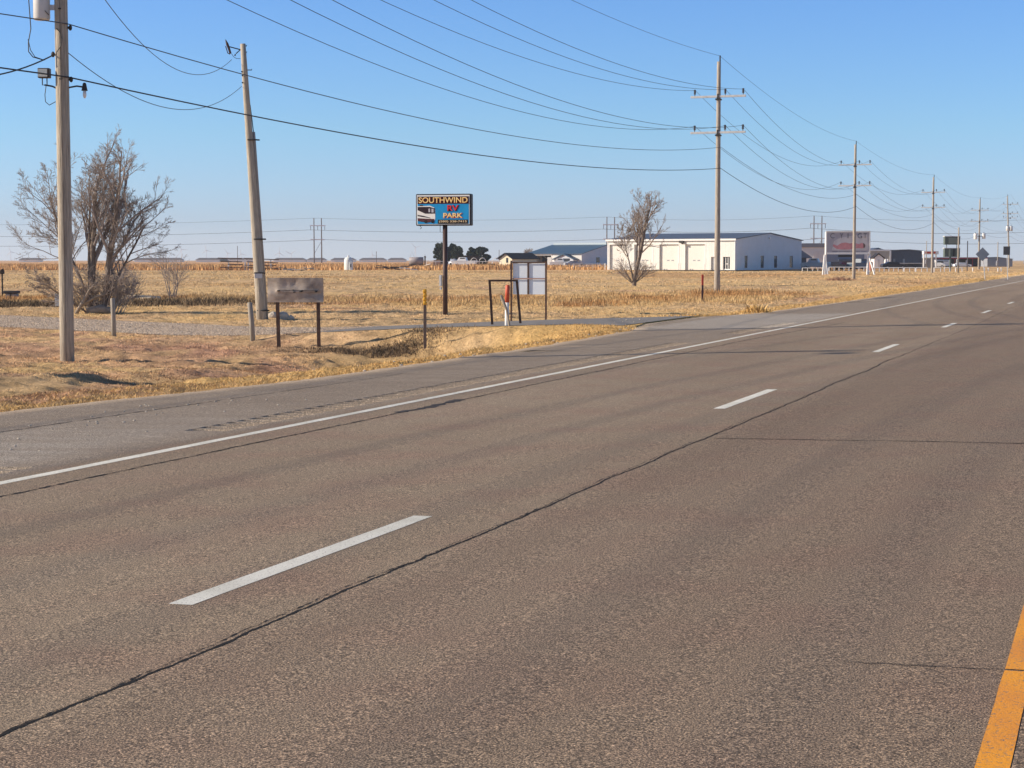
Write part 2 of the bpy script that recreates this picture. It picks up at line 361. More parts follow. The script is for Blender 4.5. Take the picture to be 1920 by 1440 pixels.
def strip(name, p0, p1, s0, s1, m, ds=1.0, lift=.002, jag=0.0, seed=0, wob=None, label=None, slant=0):
    ss = np.linspace(s0, s1, max(2, int(round((s1-s0)/ds))+1)); rr = np.random.RandomState(seed)
    wv = wob(ss) if wob else 0
    a = p0 + wv + jag*(rr.rand(len(ss))-.5); b = p1 + wv + jag*(rr.rand(len(ss))-.5)
    v = []
    for k in range(len(ss)):
        v.append((-b[k] if hasattr(b, '__len__') else -b, ss[k], 0)); v.append((-(a[k] if hasattr(a, '__len__') else a), ss[k], 0))
    co = np.array(v, float); co[:, 2] = -.018*np.clip(-co[:, 0], 0, 20)+lift
    k = len(ss); i = np.arange(k-1)
    f = np.stack([2*i, 2*i+1, 2*i+3, 2*i+2], -1)
    o = npmesh(name, co, f, m); o.rotation_euler = (0, 0, -A); return tag(o, kind='structure')
def paint(name, c1, c2):
    m = bpy.data.materials.new(name); m.use_nodes = True; n = m.node_tree; b = n.nodes['Principled BSDF']; b.inputs['Roughness'].default_value = .65
    tc = n.nodes.new('ShaderNodeTexCoord'); a = n.nodes.new('ShaderNodeTexNoise'); a.inputs['Scale'].default_value = 70; a.inputs['Detail'].default_value = 4; a.inputs['Roughness'].default_value = .8
    d = n.nodes.new('ShaderNodeTexNoise'); d.inputs['Scale'].default_value = 2.5; d.inputs['Detail'].default_value = 5; n.links.new(tc.outputs['Object'], a.inputs['Vector']); n.links.new(tc.outputs['Object'], d.inputs['Vector'])
    r = n.nodes.new('ShaderNodeValToRGB'); r.color_ramp.elements[0].position = .3; r.color_ramp.elements[0].color = (*c2, 1); r.color_ramp.elements[1].position = .65; r.color_ramp.elements[1].color = (*c1, 1); n.links.new(d.outputs[0], r.inputs[0])
    k = n.nodes.new('ShaderNodeValToRGB'); k.color_ramp.elements[0].position = .375; k.color_ramp.elements[0].color = (1, 1, 1, 1); k.color_ramp.elements[1].position = .43; k.color_ramp.elements[1].color = (0, 0, 0, 1); n.links.new(a.outputs[0], k.inputs[0])
    x = n.nodes.new('ShaderNodeMix'); x.data_type = 'RGBA'; x.inputs[7].default_value = (.22, .17, .13, 1); n.links.new(k.outputs[0], x.inputs[0]); n.links.new(r.outputs[0], x.inputs[6]); n.links.new(x.outputs[2], b.inputs['Base Color'])
    bp = n.nodes.new('ShaderNodeBump'); bp.inputs['Distance'].default_value = .004; n.links.new(a.outputs[0], bp.inputs['Height']); n.links.new(bp.outputs[0], b.inputs['Normal']); return m
wpaint = paint('white_road_paint', (.84, .82, .72), (.66, .64, .54)); ypaint = paint('yellow_road_paint', (.88, .36, .012), (.72, .27, .03))
wpaint_ = mat('plain_white', (.82, .80, .69), .6, 0, 25, col2=(.66, .64, .54), bump=.002, bscale=80)
ypaint_ = mat('plain_yellow', (.86, .36, .015), .6, 0, 14, col2=(.74, .29, .03), bump=.002, bscale=80)
strip('edge_line', 7.74, 7.86, -30, 1300, wpaint, .25, jag=.008)
strip('centre_line', .30, .40, -30, 6.62, ypaint, .25, jag=.004); strip('centre_line', .30, .40, 6.645, 1300, ypaint, .5, jag=.004, seed=3)
strip('centre_line', .05, .15, -30, 1300, ypaint, .5, jag=.004, seed=5)
sd = G(370, 1128); s0 = ps(sd.x, sd.y)[1]; sd2 = G(1400-58, 767); 
s2 = ps(sd2.x, sd2.y)[1]; print('dash s', s0, s2, [ps(*G(a, b)[:2]) for a, b in ((800, 967), (1457, 729), (1637, 661), (1688, 647), (1782, 612), (1858, 584))])
for k in range(-2, 60): sk = s0-.42+11.68*k-(.45 if k == 1 else 0); strip('lane_dash', 4.0, 4.125, sk, sk+2.95, wpaint, .25, jag=.006, seed=k+9)
crackm = mat('crack_void', (.012, .010, .009), .95)
wobf = lambda ss: .035*(vn(ss*.4, 2.2, 0)-.5)*2+.026*(vn(ss*3, 7.1, 1)-.5)+.014*(vn(ss*9, 5.1, 2)-.5)
strip('pavement_crack', 3.468, 3.482, 2, 26.5, crackm, .03, .002, .009, 1, wobf)
strip('pavement_crack', 3.469, 3.478, 26.5, 75, crackm, .05, .003, .012, 2, lambda ss: wobf(ss)+.12*sm(40, 60, ss))
strip('pavement_crack', 7.315, 7.335, 4, 46, crackm, .05, .003, .022, 3, lambda ss: .6*wobf(ss)-.35*sm(35, 46, ss))
strip('pavement_crack', 3.497, 3.501, 4, 30, crackm, .03, .002, .011, 21, lambda ss: wobf(ss)+.03*(vn(ss*1.3, 4, 3)-.5))
strip('pavement_crack', 7.28, 7.40, 17.3, 19.2, mat('tar_patch', (.05, .042, .038), .8), .1, .0025, .08, 4, lambda ss: .04*np.sin(ss*2))
strip('pavement_crack', 10.15, 10.17, 10, 24, mat('shoulder_seam', (.07, .06, .05), .9), .06, .003, .03, 6, lambda ss: .5*wobf(ss)-.3*sm(14, 24, ss)+.25)
def crosscrack(s, p0, p1, seed, wd=.010):
    rr = np.random.RandomState(seed); pp = np.arange(p0, p1, .05); c = s+.06*(vn(pp*1.2, seed, 1)-.5)+.02*(rr.rand(len(pp))-.5)
    co = np.array([[-q, c[i]+sg*wd*(.3+rr.rand()), -.018*max(q, 0)+(.008*q if q < 0 else 0)+(.004 if .05 < q < .5 else .003)] for i, q in enumerate(pp) for sg in (-.5, .5)])
    i = np.arange(len(pp)-1); o = npmesh('pavement_crack', co, np.stack([2*i, 2*i+1, 2*i+3, 2*i+2], -1), crackm); o.rotation_euler = (0, 0, -A); tag(o, kind='structure')
crosscrack(6.63, -1.0, 1.02, 1, .008)
q = G(1300, 837); crosscrack(ps(q.x, q.y)[1], -3, 3.45, 2, .028)
for i, sc in enumerate((30.5, 50, 68, 88, 120)): crosscrack(sc, -3 if i % 2 else 3.5, 7.7, 5+i, .02)
# paved and gravel drive
def drive(name, p0, p1, m, lift, dp=.3):
    P = np.arange(p0, p1, dp); U = np.linspace(-1, 1, 25); PP, UU = np.meshgrid(P, U, indexing='ij')
    jag = .35*(vn(PP*1.1, UU*0+2, 2)-.5)*np.abs(UU)
    S = drive_c(PP) + UU*(drive_hw(PP)+jag); X, Y = xy(PP, S); Z = hz(X, Y)+lift
    co = np.stack([X, Y, Z], -1).reshape(-1, 3); nr, nc = X.shape; i = np.arange(nr*nc).reshape(nr, nc)
    f = np.stack([i[:-1, :-1], i[:-1, 1:], i[1:, 1:], i[1:, :-1]], -1).reshape(-1, 4)[:, ::-1]
    return tag(npmesh(name, co, f, m), kind='structure')
pav = mat('drive_asphalt', (.25, .235, .22), .9, 0, 3, bump=.01, bscale=60, col2=(.17, .16, .15))
grv = mat('pale_gravel', (.66, .54, .42), .95, 0, 5, bump=.05, bscale=9, col2=(.40, .31, .23))
drive('paved_drive', 12.3, 23.2, pav, .012); drive('gravel_drive', 23.2, 80, grv, .012)
# ---------------------------------------------------------------- grasses
gm = attrmat('dry_grass_blades', .9)
def blades(name, x, y, h, wd, cols, label, cat, lean=.5, nb=1, zoff=-.02):
    n = len(x); n_ = n*nb
    X = np.repeat(x, nb)+(rng.rand(n_)-.5)*np.repeat(wd, nb)*3*(nb > 1); Y = np.repeat(y, nb)+(rng.rand(n_)-.5)*np.repeat(wd, nb)*3*(nb > 1)
    H = np.repeat(h, nb)*(.6+.8*rng.rand(n_)); W = np.repeat(wd, nb)*(.6+.8*rng.rand(n_))
    Z = hz(X, Y)+bumps(X, Y)*sm(260, 100, Y)+zoff
    a = rng.rand(n_)*2*np.pi; dx, dy = np.cos(a)*W/2, np.sin(a)*W/2
    la = rng.rand(n_)*2*np.pi; lx, ly = np.cos(la)*H*lean*rng.rand(n_), np.sin(la)*H*lean*rng.rand(n_)
    v0 = np.stack([X-dx, Y-dy, Z], -1); v1 = np.stack([X+dx, Y+dy, Z], -1)
    v2 = np.stack([X+lx*.4-dx*.5, Y+ly*.4-dy*.5, Z+H*.6], -1); v3 = np.stack([X+lx, Y+ly, Z+H], -1)
    co = np.stack([v0, v1, v3, v2], 1).reshape(-1, 3); f = np.arange(n_*4).reshape(-1, 4)
    c = np.repeat(cols, nb, 0)*(.55+.9*rng.rand(n_, 1)**1.2); c = np.repeat(c, 4, 0)
    o = npmesh(name, co, f, gm, c*np.minimum(1, .82/c.max(1))[:, None]); return tag(o, label, cat, kind='stuff')
def sample(n, d0, d1, amax=20, power=1.0):
    a = np.radians((rng.rand(n)*2-1)*amax); u = rng.rand(n)
    d = d0*(d1/d0)**u if power == 0 else (d0**power+(d1**power-d0**power)*u)**(1/power)
    return np.sin(a)*d, np.cos(a)*d
def offroad(x, y, m0=.05, mp=.2):
    p, s = ps(x, y); return ((p-edge(s)) > m0) & ((np.abs(s-drive_c(p))-drive_hw(p)) > mp)
# short turf
x, y = sample(700000, 17, 110, 20, .8); k = offroad(x, y, .15); x, y = x[k], y[k]
nn = vn(x/1.4, y/1.9, 2); k = rng.rand(len(x)) < (.25+.9*sm(.3, .7, nn)); x, y = x[k], y[k]
h = (.012+.028*vn(x/.8, y/.8, 1))*(1+y/90); blades('turf_grass', x, y, h, .006+.00032*y, gcol(x, y)*1.15, 'short dry tan turf covering the ground beside the road', 'grass', .9)
# golden grass along the shoulder edge
n = 200000; s = 16+rng.rand(n)**1.5*150; q = np.abs(rng.randn(n))*1.5+.0; p = edge(s)+q; x, y = xy(p, s); k = offroad(x, y, -.05, .3); x, y, q = x[k], y[k], q[k]
c = mix(GOLD, STRAW, rng.rand(len(x))); blades('verge_grass', x, y, .014+.03*rng.rand(len(x))*np.exp(-q*.2)+.0007*y, .004+.00019*y, c, 'golden dry grass fringe growing along the shoulder edge', 'grass', .9)
# tall dry strip across the field
n = 220000; x, y = sample(n, 84, 118, 21, 1); p, s = ps(x, y)
ed0 = np.interp(x, [-40, -8, 2, 12], [97, 90, 87, 90])+3*(vn(x/4, 1, 1)-.5); ed1 = ed0+np.interp(x, [-40, 0, 12], [12, 15, 24])
k = (y > ed0) & (y < ed1) & (p-edge(s) > 7) & (rng.rand(n) < .3+.7*sm(.3, .6, vn(x/3, y/4, 3))); x, y = x[k], y[k]
c = mix(mix(STRAW*.95, ORNG, sm(.4, .7, vn(x/4, y/5, 2))), DARK*1.6, .35*sm(-8, -14, x)*sm(.35, .6, vn(x/3.5, y/9, 5)))
blades('tall_grass', x, y, .10+.20*vn(x/2, y/3, 1), .020+0*x, c, 'tall straw coloured grass band crossing the middle of the field', 'grass', .5)
# rough grass of the far field
n = 230000; x, y = sample(n, 112, 330, 20, .9); k = offroad(x, y, 1.0) & (rng.rand(n) < .2+.8*sm(.4, .7, vn(x/5, y/12, 2))); x, y = x[k], y[k]
blades('field_grass', x, y, (.03+.09*vn(x/3, y/7, 4)), .0004*y, gcol(x, y)*1.05, 'rough dry pasture grass of the far field', 'grass', .7)
# crop stubble
n = 130000; x, y = sample(n, 332, 700, 19, -.6); k = (x < 62+0*y) ; x, y = x[k], y[k]
c = mix(ORNG*1.35, STRAW, rng.rand(len(x))*.6)
blades('crop_stubble', x, y, .5+.5*vn(x/6, y/20, 3)*sm(520, 340, y), .0006*y, c, 'orange brown standing crop stubble along the left horizon', 'crop', .25)
# loose stones lying on the gravel drive
n = 90000; pp_ = 23+rng.rand(n)*30; uu = (rng.rand(n)*2-1)*1.08; ss_ = drive_c(pp_)+uu*drive_hw(pp_); x, y = xy(pp_, ss_)
blades('gravel', x, y, .012+.015*rng.rand(n), .028+0*x, mix(np.array([.74, .61, .47]), np.array([.34, .26, .19]), rng.rand(n)**1.5), 'loose pale gravel covering the drive', 'gravel', .9, zoff=.005)
# ditch weeds coloured dark for culvert shade, dark brush at field's left, reddish weeds
def patch(name, pts, n, h, wd, c0, c1, label, cat='weeds', lean=.7):
    X = []; Y = []
    for cx, cy, a, b, wgt in pts:
        m = int(n*wgt); X.append(cx+rng.randn(m)*a); Y.append(cy+rng.randn(m)*b)
    x = np.concatenate(X); y = np.concatenate(Y); k = offroad(x, y, .1, .1); x, y = x[k], y[k]
    blades(name, x, y, h*(.5+rng.rand(len(x))), wd+0*x, mix(np.array(c0), np.array(c1), rng.rand(len(x))), label, cat, lean)
g1 = G(740, 662); g2 = G(420, 712)
patch('shaded_ditch_weeds', [(g1.x-.1, g1.y+.1, .5, .35, 1), (g1.x-1.5, g1.y+.4, .7, .35, .6), (g1.x+.9, g1.y+1.3, .5, .6, .4)], 4500, .07, .018, DARK*.8, SOIL*.9, 'tangled dead weeds coloured dark for the shade in the ditch below the drive')
patch('reddish_weeds', [(-5.5, 38.8, 1.3, 1.5, 1), (-5.0, 32.0, 1.5, 1.2, 1), (-6.2, 24.2, 1.2, .5, .6), (-8.5, 48, 2.5, 1.6, .7)], 22000, .034, .010, RED, ORNG*.8, 'reddish brown low weeds in patches on the verge')
patch('dark_brush', [(G(400, 566).x-1, 93, 2.2, .9, .6), (-24, 90, 5, .8, 1.0), (-33, 88, 5, 1.0, 1)], 7000, .22, .03, DARK*.7, DARK*1.6, 'dark low brush at the left edge of the tall grass')
for nm, px, py, hh, lab in (('grass_tuft', 1418, 588, .55, 'big golden grass tuft at the shoulder edge just past the drive'), ('weed_clump', 1575, 526, .8, 'red brown weed clump in front of the billboard')):
    g = G(px, py); n = 900; x = g.x+rng.randn(n)*(.28 if nm[0] == 'g' else .8); y = g.y+rng.randn(n)*(.28 if nm[0] == 'g' else .8); c = np.array(GOLD if nm[0] == 'g' else RED)
    o = blades(nm, x, y, hh*(.25+.3*rng.rand(n))*np.exp(-((x-g.x)**2+(y-g.y)**2)/(.5 if nm[0] == 'g' else 3)), .014+.0001*y, np.tile(c, (n, 1)), lab, 'tuft', .9); del o['kind']
# stones on shoulder and verge
def rock(name, loc, r, m, label, cat, seed, flat=.6, group=None):
    b = MB(); bm = bmesh.new(); bmesh.ops.create_icosphere(bm, subdivisions=2, radius=1); rd = random.Random(seed)
    off = [Vector((rd.uniform(-1, 1), rd.uniform(-1, 1), rd.uniform(-1, 1))).normalized() for _ in range(7)]
    for v in bm.verts:
        d = min([1.0]+[.72/max(.01, v.co.dot(o)) if v.co.dot(o) > .72 else 1 for o in off]); v.co = Vector((v.co.x*r*d, v.co.y*r*.8*d, v.co.z*r*flat*d))
    b.add([v.co.copy() for v in bm.verts], [[v.index for v in f.verts] for f in bm.faces]); bm.free()
    o = b.build(name, m); o.location = loc; return tag(o, label, cat, group)
stone = mat('pale_stone', (.52, .46, .38), .9, .25, 4, bump=.02)
pebs = MB(); rd = random.Random(4)
for k in range(170):
    s = rd.uniform(9, 19) if k < 110 else rd.uniform(24, 60); p = (10.1+rd.gauss(.0, .5)) if k < 110 else float(edge(s))+abs(rd.gauss(0, .6))
    if k < 110: p = min(p, float(edge(s))-.2)
    x_, y_ = xy(p, s); r = rd.uniform(.006, .017) if k < 110 else rd.uniform(.012, .03); zz = -.018*p if k < 110 else hz1(x_, y_)+.03
    pebs.ball((x_, y_, zz+r*.3), (r, r*.8, r*.6), 6, 4, .2, k)
tag(pebs.build('gravel', stone), 'loose pale pebbles scattered on the shoulder and verge', 'gravel', kind='stuff')
# ================================================================ OBJECTS
# ---------------------------------------------------------------- the power line along the road
def arm_parts(root, z, half, ins, m=galv, h=.13, rot=A, pins=True):
    # crossarm at right angles to the road
    a = thing_arm = MB(); a.box(-half, half, -.19, -.06, z-h/2, z+h/2, bev=.012)
    o = a.build('crossarm', m, root); o.rotation_euler = (0, 0, -rot)
    b = MB(); b.box(-.16, .16, -.24, .22, z-.22, z-.13); b.box(-.05, .05, -.23, -.19, z-.13, z+.16); q = b.build('arm_bracket', steeldark, o)
    if pins:
        for x in ins:
            i = MB(); i.tube([(x, -.12, z+h/2), (x, -.12, z+h/2+.12)], .025, 6)
            for k in range(4): i.tube([(x, -.12, z+h/2+.10+k*.075), (x, -.12, z+h/2+.135+k*.075), (x, -.12, z+h/2+.17+k*.075)], [.05, .085, .05], 8)
            i.build('insulator', mat('grey_porcelain', (.07, .07, .08), .3), o)
    return o
INS = (-1.49, .45, 1.58)
POLES = []
def line_pole(px, D, H, label, r0=.20, r1=.125, arms=((11.7+.585, 1.75), (9.47+.585, 1.75)), wm=wood_far, z=None, lean=0):
    g = onD(px, D)
    if z is not None: g.z = z
    t = thing('utility_pole', label, 'utility pole', g, 0, 'wooden power poles of the roadside line')
    b = MB(); pts = [(lean*k/12, 0, -1.2 if k == 0 else H*k/12) for k in range(13)]
    b.tube(pts, [r0+(r1-r0)*k/12 for k in range(13)], 16); b.build('pole', wm, t, True)
    i = MB(); i.tube([(lean+.07, 0, H-.35), (lean+.07, 0, H+.38)], [.05, .045], 6); i.build('top_pin', steeldark, t)
    for za, hw in arms: arm_parts(t, za, hw, INS)
    POLES.append((g, H, [za for za, _ in arms])); return t
P0 = line_pole(127, 42.0, 15.0, 'nearest thick wooden utility pole at the left with transformer and floodlight', .170, .140, ((12.9, 1.75), (10.8, 1.75)), wood, z=-.93)
P1 = line_pole(1343, 111, 14.45, 'tall wooden utility pole in front of the white metal barn with two crossarms', .19, .12)
P2 = line_pole(1598, 190, 14.45, 'wooden utility pole standing in front of the billboard', .19, .12, z=ZP(524, 190))
P3 = line_pole(1744, 261, 14.5, 'wooden utility pole beside the pale and charcoal buildings, before the petrol station', .19, .12, z=ZP(517, 261))
P4 = line_pole(1831, 352, 14.45, 'wooden utility pole with two white transformer cans on a bracket', .2, .13, z=ZP(510, 352))
P5 = line_pole(1888, 405, 17.0, 'leaning utility pole with three crossarms and a pair of grey cans', .2, .13, ((15.1, 1.8), (13.0, 1.8), (12.0, 1.4)), z=ZP(507, 405), lean=-.75)
P6 = line_pole(1927, 500, 14.5, 'farthest utility pole of the line at the right edge of the picture', .2, .13, z=-.4)
# transformer cans
def cans(root, z, x, y=-.25, r=.26, h=.95, m=None, name='transformer'):
    b = MB(); b.tube([(x, y, z), (x, y, z+.04), (x, y, z+h-.06), (x, y, z+h)], [r*.9, r, r, r*.86], 20); o = b.build(name, m or mat('grey_can_paint', (.62, .62, .61), .45, .06, 3), root, True)
    k = MB(); k.tube([(x, y, z+h), (x, y, z+h+.10), (x, y, z+h+.13), (x, y, z+h+.28)], [.06, .09, .06, .03], 8); k.build('bushing', steeldark, o); return o
T4 = MB(); T4.box(-1.0, 1.0, -.24, -.16, 7.05, 7.17); T4.build('transformer_bracket', steeldark, P4)
cans(P4, 6.5, -.82, -.3, .36, 1.15, whitep); cans(P4, 6.6, .82, -.3, .34, 1.1)
cans(P5, 9.0, -.65, -.35, .38, 1.1); cans(P5, 9.0, .1, -.45, .38, 1.1)
# hardware of the nearest pole (local frame: base of the pole, x right, y away)
def L0(px, py, D=42.0): return Vector(((px-127)/F*D, 0, ZP(py, D)+.93))
zc = L0(92, 38).z; tr = cans(P0, zc, L0(92, 0).x, -.05, .195, .95)
a = L0(108, 14)
for dz in (0, .5): b = MB(); b.box(a.x-.02, -.1, -.04, .04, a.z-.06+dz, a.z+.06+dz); b.build('transformer_bracket', galv, P0)
fl = MB(); a = L0(97, 138); fl.box(a.x-.17, a.x+.11, -.13, .06, a.z-.11, a.z+.12, bev=.02); fo = fl.build('floodlight', mat('bronze_housing', (.07, .055, .045), .5), P0)
q = MB(); q.box(a.x-.16, a.x+.06, -.142, -.131, a.z-.085, a.z+.095); q.build('lens', mat('frosted_lens', (.72, .74, .66), .2, .2, 8), fo)
q = MB(); q.tube([(a.x-.08, -.04, a.z-.10), (a.x-.08, -.04, a.z-.27), (a.x+.03, -.04, a.z-.27), (a.x+.03, -.04, a.z-.10)], .014, 6); q.tube([(a.x-.03, -.04, a.z-.27), (a.x+.15, -.04, a.z-.30), (-.1, -.02, a.z-.36)], .02, 6); q.build('mounting_arm', steeldark, fo)
q = MB(); q.tube([(a.x, -.02, a.z-.3), (a.x-.03, -.02, a.z-.5), (a.x-.02, -.02, a.z-.66), (a.x+.07, -.02, a.z-.74), (-.16, -.02, a.z-.66)], .010, 5); q.build('cord', cable, fo)
sg = MB(); a = L0(168, 163); sg.tube([(.12, 0, a.z-.02), (.34, 0, a.z+.02), (a.x-.05, 0, a.z)], .02, 6); so_ = sg.build('lamp_arm', steeldark, P0)
q = MB(); q.tube([(a.x, 0, a.z+.10), (a.x, 0, a.z+.08), (a.x, 0, a.z), (a.x, 0, a.z-.09)], [.02, .04, .055, .075], 10); q.build('lamp_head', steeldark, so_)
q = MB(); q.ball((a.x, 0, a.z-.17), (.045, .045, .10), 10, 8); q.build('bulb', mat('clear_bulb', (.75, .77, .78), .08, spec=.6), so_, True)
hw = MB()
for py, sd_ in ((52, 1), (149, 1), (102, -1)):
    a = L0(137 if sd_ > 0 else 113, py); hw = MB(); hw.tube([(sd_*.15, 0, a.z), (sd_*.22, 0, a.z)], .03, 6); hw.ball((sd_*.21, 0, a.z), (.045, .045, .07), 8, 6); hw.build('wire_clamp', steeldark, P0)
for py in (18, 149): a = L0(127, py); bb = MB(); bb.tube([(-.02, -.17, a.z), (.04, -.19, a.z)], .018, 6); bb.build('bolt', steeldark, P0)
lp = MB(); a = L0(75, -10); pts = [L0(x_, y_)+Vector((0, -.12, 0)) for x_, y_ in ((71, -40), (70, 0), (73, 55), (68, 80), (68, 98), (76, 108), (97, 114))]
lp.tube(pts, .013, 5); lp.tube([L0(x_, y_)+Vector((0, -.14, 0)) for x_, y_ in ((68, 75), (72, 95), (80, 108), (97, 114))], .010, 5)
lp.tube([L0(x_, y_)+Vector((0, -.19, 0)) for x_, y_ in ((122, 55), (128, 62), (131, 75), (129, 88), (121, 100))], .012, 5)
lp.tube([L0(x_, y_)+Vector((0, -.2, 0)) for x_, y_ in ((78, -5), (92, 12), (108, 30))], .010, 5)
lp.build('drop_wires', cable, P0)
gw = MB(); gw.tube([(.02, -.185, .0), (.02, -.185, 3.0), (.015, -.175, 7.0), (.01, -.16, 12)], .008, 5); gw.build('ground_wire', mat('dull_wood_wire', (.20, .17, .14), .8), P0)
# wires: each one a thing running along the whole line
def sagline(b, a, c, sag, r, n=28, t0=0, t1=1):
    pts = [Vector(a).lerp(Vector(c), t)-Vector((0, 0, 4*sag*t*(1-t))) for t in [t0+(t1-t0)*k/n for k in range(n+1)]]; b.tube(pts, r, 5)
back = lambda v, h: Vector((v.x-72*SA, v.y-72*CA, h))
def offs(k, x, z): g = POLES[k][0]; return Vector((g.x+x*CA-.12*SA*0, g.y-x*SA, g.z+z))
def line(label, fn, sags, r, name='overhead_wire', g='overhead wires of the roadside line', upto=7):
    pts = [fn(k) for k in range(upto)]; pts = [back(pts[0], pts[0].z+.2)]+pts; b = MB()
    for k in range(len(pts)-1): sagline(b, pts[k], pts[k+1], sags[min(k, len(sags)-1)], r)
    o = b.build(name, alu if r < .014 else cable, None, fix=False); return tag(o, label, 'wire', g)
nm = {(0, 0): 'wire on the left insulators of the upper crossarms', (0, 1): 'wire on the middle insulators of the upper crossarms', (0, 2): 'wire on the right hand insulators of the upper crossarms',
      (1, 0): 'wire on the left insulators of the lower crossarms', (1, 1): 'wire on the middle insulators of the lower crossarms', (1, 2): 'wire on the right hand insulators of the lower crossarms'}
for (ia, ii), lb in nm.items():
    line(lb, lambda k: offs(k, INS[ii], POLES[k][2][ia]+.42), (1.9, (1.75, 2.0)[ia]+(0, .05, -.05)[ii], 2.1, 1.9, 2.2, 1.2, 1.8), .0115)
line('thin topmost wire running from pole top to pole top', lambda k: offs(k, .05, POLES[k][1]+.36), (1, 1.05, .9, .9, 1.0, .6, 1), .010)
CM = {0: (7.04+.93, 5.8+.93), 1: (8.56+.585, 7.25+.585)}
line('communication wire fixed to the poles below the lower crossarm', lambda k: offs(k, .18, CM[min(k, 1)][0]), (.8, 1.15, 1.5, 1.4, 1.6, .6, 1), .013)
line('lowest and thickest black cable slung along the poles', lambda k: offs(k, .16, CM[min(k, 1)][1]), (.4, .83, 1.5, 1.7, 1.8, .6, 1), .018)
# ---------------------------------------------------------------- leaning service pole
g = onD(492, 71.5); g.z = ZP(594, 71.5); KX = 71.5/F
t = thing('utility_pole', 'leaning weathered utility pole with a conduit strapped to its right side', 'utility pole', g)
top = Vector(((462-492)*KX, 0, (594-88)*KX)); b = MB(); b.tube([(top*(k/12) if k else Vector((.02, 0, -1))) for k in range(13)], [.215-.105*k/12 for k in range(13)], 16); b.build('pole', wood, t, True)
def S(px, py, y=0): return Vector(((px-492)*KX, y, (594-py)*KX))
b = MB(); b.tube([S(501, 600, .05), S(481, 262, .05), S(480, 250, .05)], [.075, .06, .06], 10); b.build('conduit', mat('grey_conduit', (.30, .29, .28), .6, .1, 3), t, True)
b = MB(); b.tube([S(474, 200, .05), S(477, 225, .05), S(480, 252, .05)], .02, 6); b.build('riser_cable', cable, t)
for px, py in ((485, 265), (495, 449), (500, 582)): b = MB(); b.tube([S(px-15, py, -.16), S(px-3, py, -.2), S(px+6, py, .0)], .03, 6); b.build('conduit_bracket', steeldark, t)
for px, py, l in ((472, 136, 9), (467, 92, 5), (467, 104, 5)): b = MB(); b.tube([S(px-8, py), S(px+l-3, py), S(px+l-3, py-2)], .018, 6); b.build('bolt', steeldark, t)
for px, py in ((461, 140), (462, 147), (462, 160)): b = MB(); b.tube([S(px, py, -.12), S(px, py, -.2)], .035, 6); b.build('wire_clamp', steeldark, t)
b = MB(); b.tube([S(480, 512, -.2), S(501, 512, -.2)], .03, 6); b.build('strap', steeldark, t)
b = MB(); b.tube([S(459, 99), S(440, 94), S(433, 92)], .022, 6); b.tube([S(457, 99), S(449, 106)], .02, 6); fu = b.build('fuse_arm', steeldark, t)
b = MB(); b.tube([S(430, 80), S(433, 88), S(436, 96), S(439, 106)], [.012, .055, .05, .045], 8); b.tube([S(430, 92), S(434, 105), S(438, 107)], .02, 6); b.tube([S(448, 107), S(447, 110)], .03, 6); b.build('fuse_cutout', mat('brown_porcelain', (.06, .03, .022), .35), fu)
b = MB(); b.tube([S(441, 106), S(445, 112), S(450, 115), S(457, 115)], .010, 5); b.build('jumper', cable, fu)
b = MB(); b.box(S(481, 0).x, S(495, 0).x, -.23, -.2, S(0, 522).z, S(0, 513).z); b.build('tag_plate', mat('pale_tag', (.5, .5, .52), .5), t)
e1 = Vector((g.x, g.y, g.z))+S(441, 117); e2 = Vector((g.x, g.y, g.z))+S(459, 166)
b = MB(); p0 = Vector((POLES[0][0].x+.15, 42, 9.0)); sagline(b, p0, e1, 1.62, .011); tag(b.build('slack_wire', alu, fix=False), 'upper slack wire drooping between the two left poles', 'wire')
b = MB(); p0 = Vector((POLES[0][0].x+.15, 42, 6.37)); sagline(b, p0, e2, 1.12, .011); tag(b.build('slack_wire', alu, fix=False), 'lower slack wire drooping between the two left poles', 'wire')
# unseen pole added left of the frame to cast the shadow across verge and road
g = Vector((-12.4, 30.2, hz1(-12.4, 30.2))); t = thing('shadow_pole', 'unseen service pole with a yard lamp, added left of the frame for its shadow', 'utility pole', g)
b = MB(); b.tube([(0, 0, -.6), (0, 0, 3), (0, 0, 9.0)], [.15, .13, .11], 14); b.build('pole', wood, t, True)
b = MB(); b.tube([(.1, 0, 8.5), (.15, -.6, 8.75), (.15, -.9, 8.7)], .03, 8); b.ball((.15, -1.0, 8.62), (.2, .2, .14), 12, 8); b.build('yard_lamp', galv, t)
b = MB(); b.tube([(.22, 0, 7.9), (.22, 0, 8.35)], .14, 12); b.build('meter_can', galv, t)
t = thing('shadow_slab', 'tall narrow slab added left of the frame to cast a broad shadow', 'sign', Vector((-12.6, 30.9, hz1(-12.6, 30.9))))  # unseen slab, added only to throw the wide shadow on the verge
b = MB(); b.box(-.12, .12, -.45, .45, .25, 3.5, bev=.03); b.build('cabinet', graypost, t); b = MB(); b.box(-.2, .2, -.55, .55, -.4, .25, bev=.02); b.build('base', stone, t)
b = MB(); sagline(b, (POLES[0][0].x-.15, 42, 6.35), (-12.4, 30.2, 5.5), .75, .017); tag(b.build('service_cable', cable, fix=False), 'black service cable dropping from the nearest pole to the left edge', 'wire')
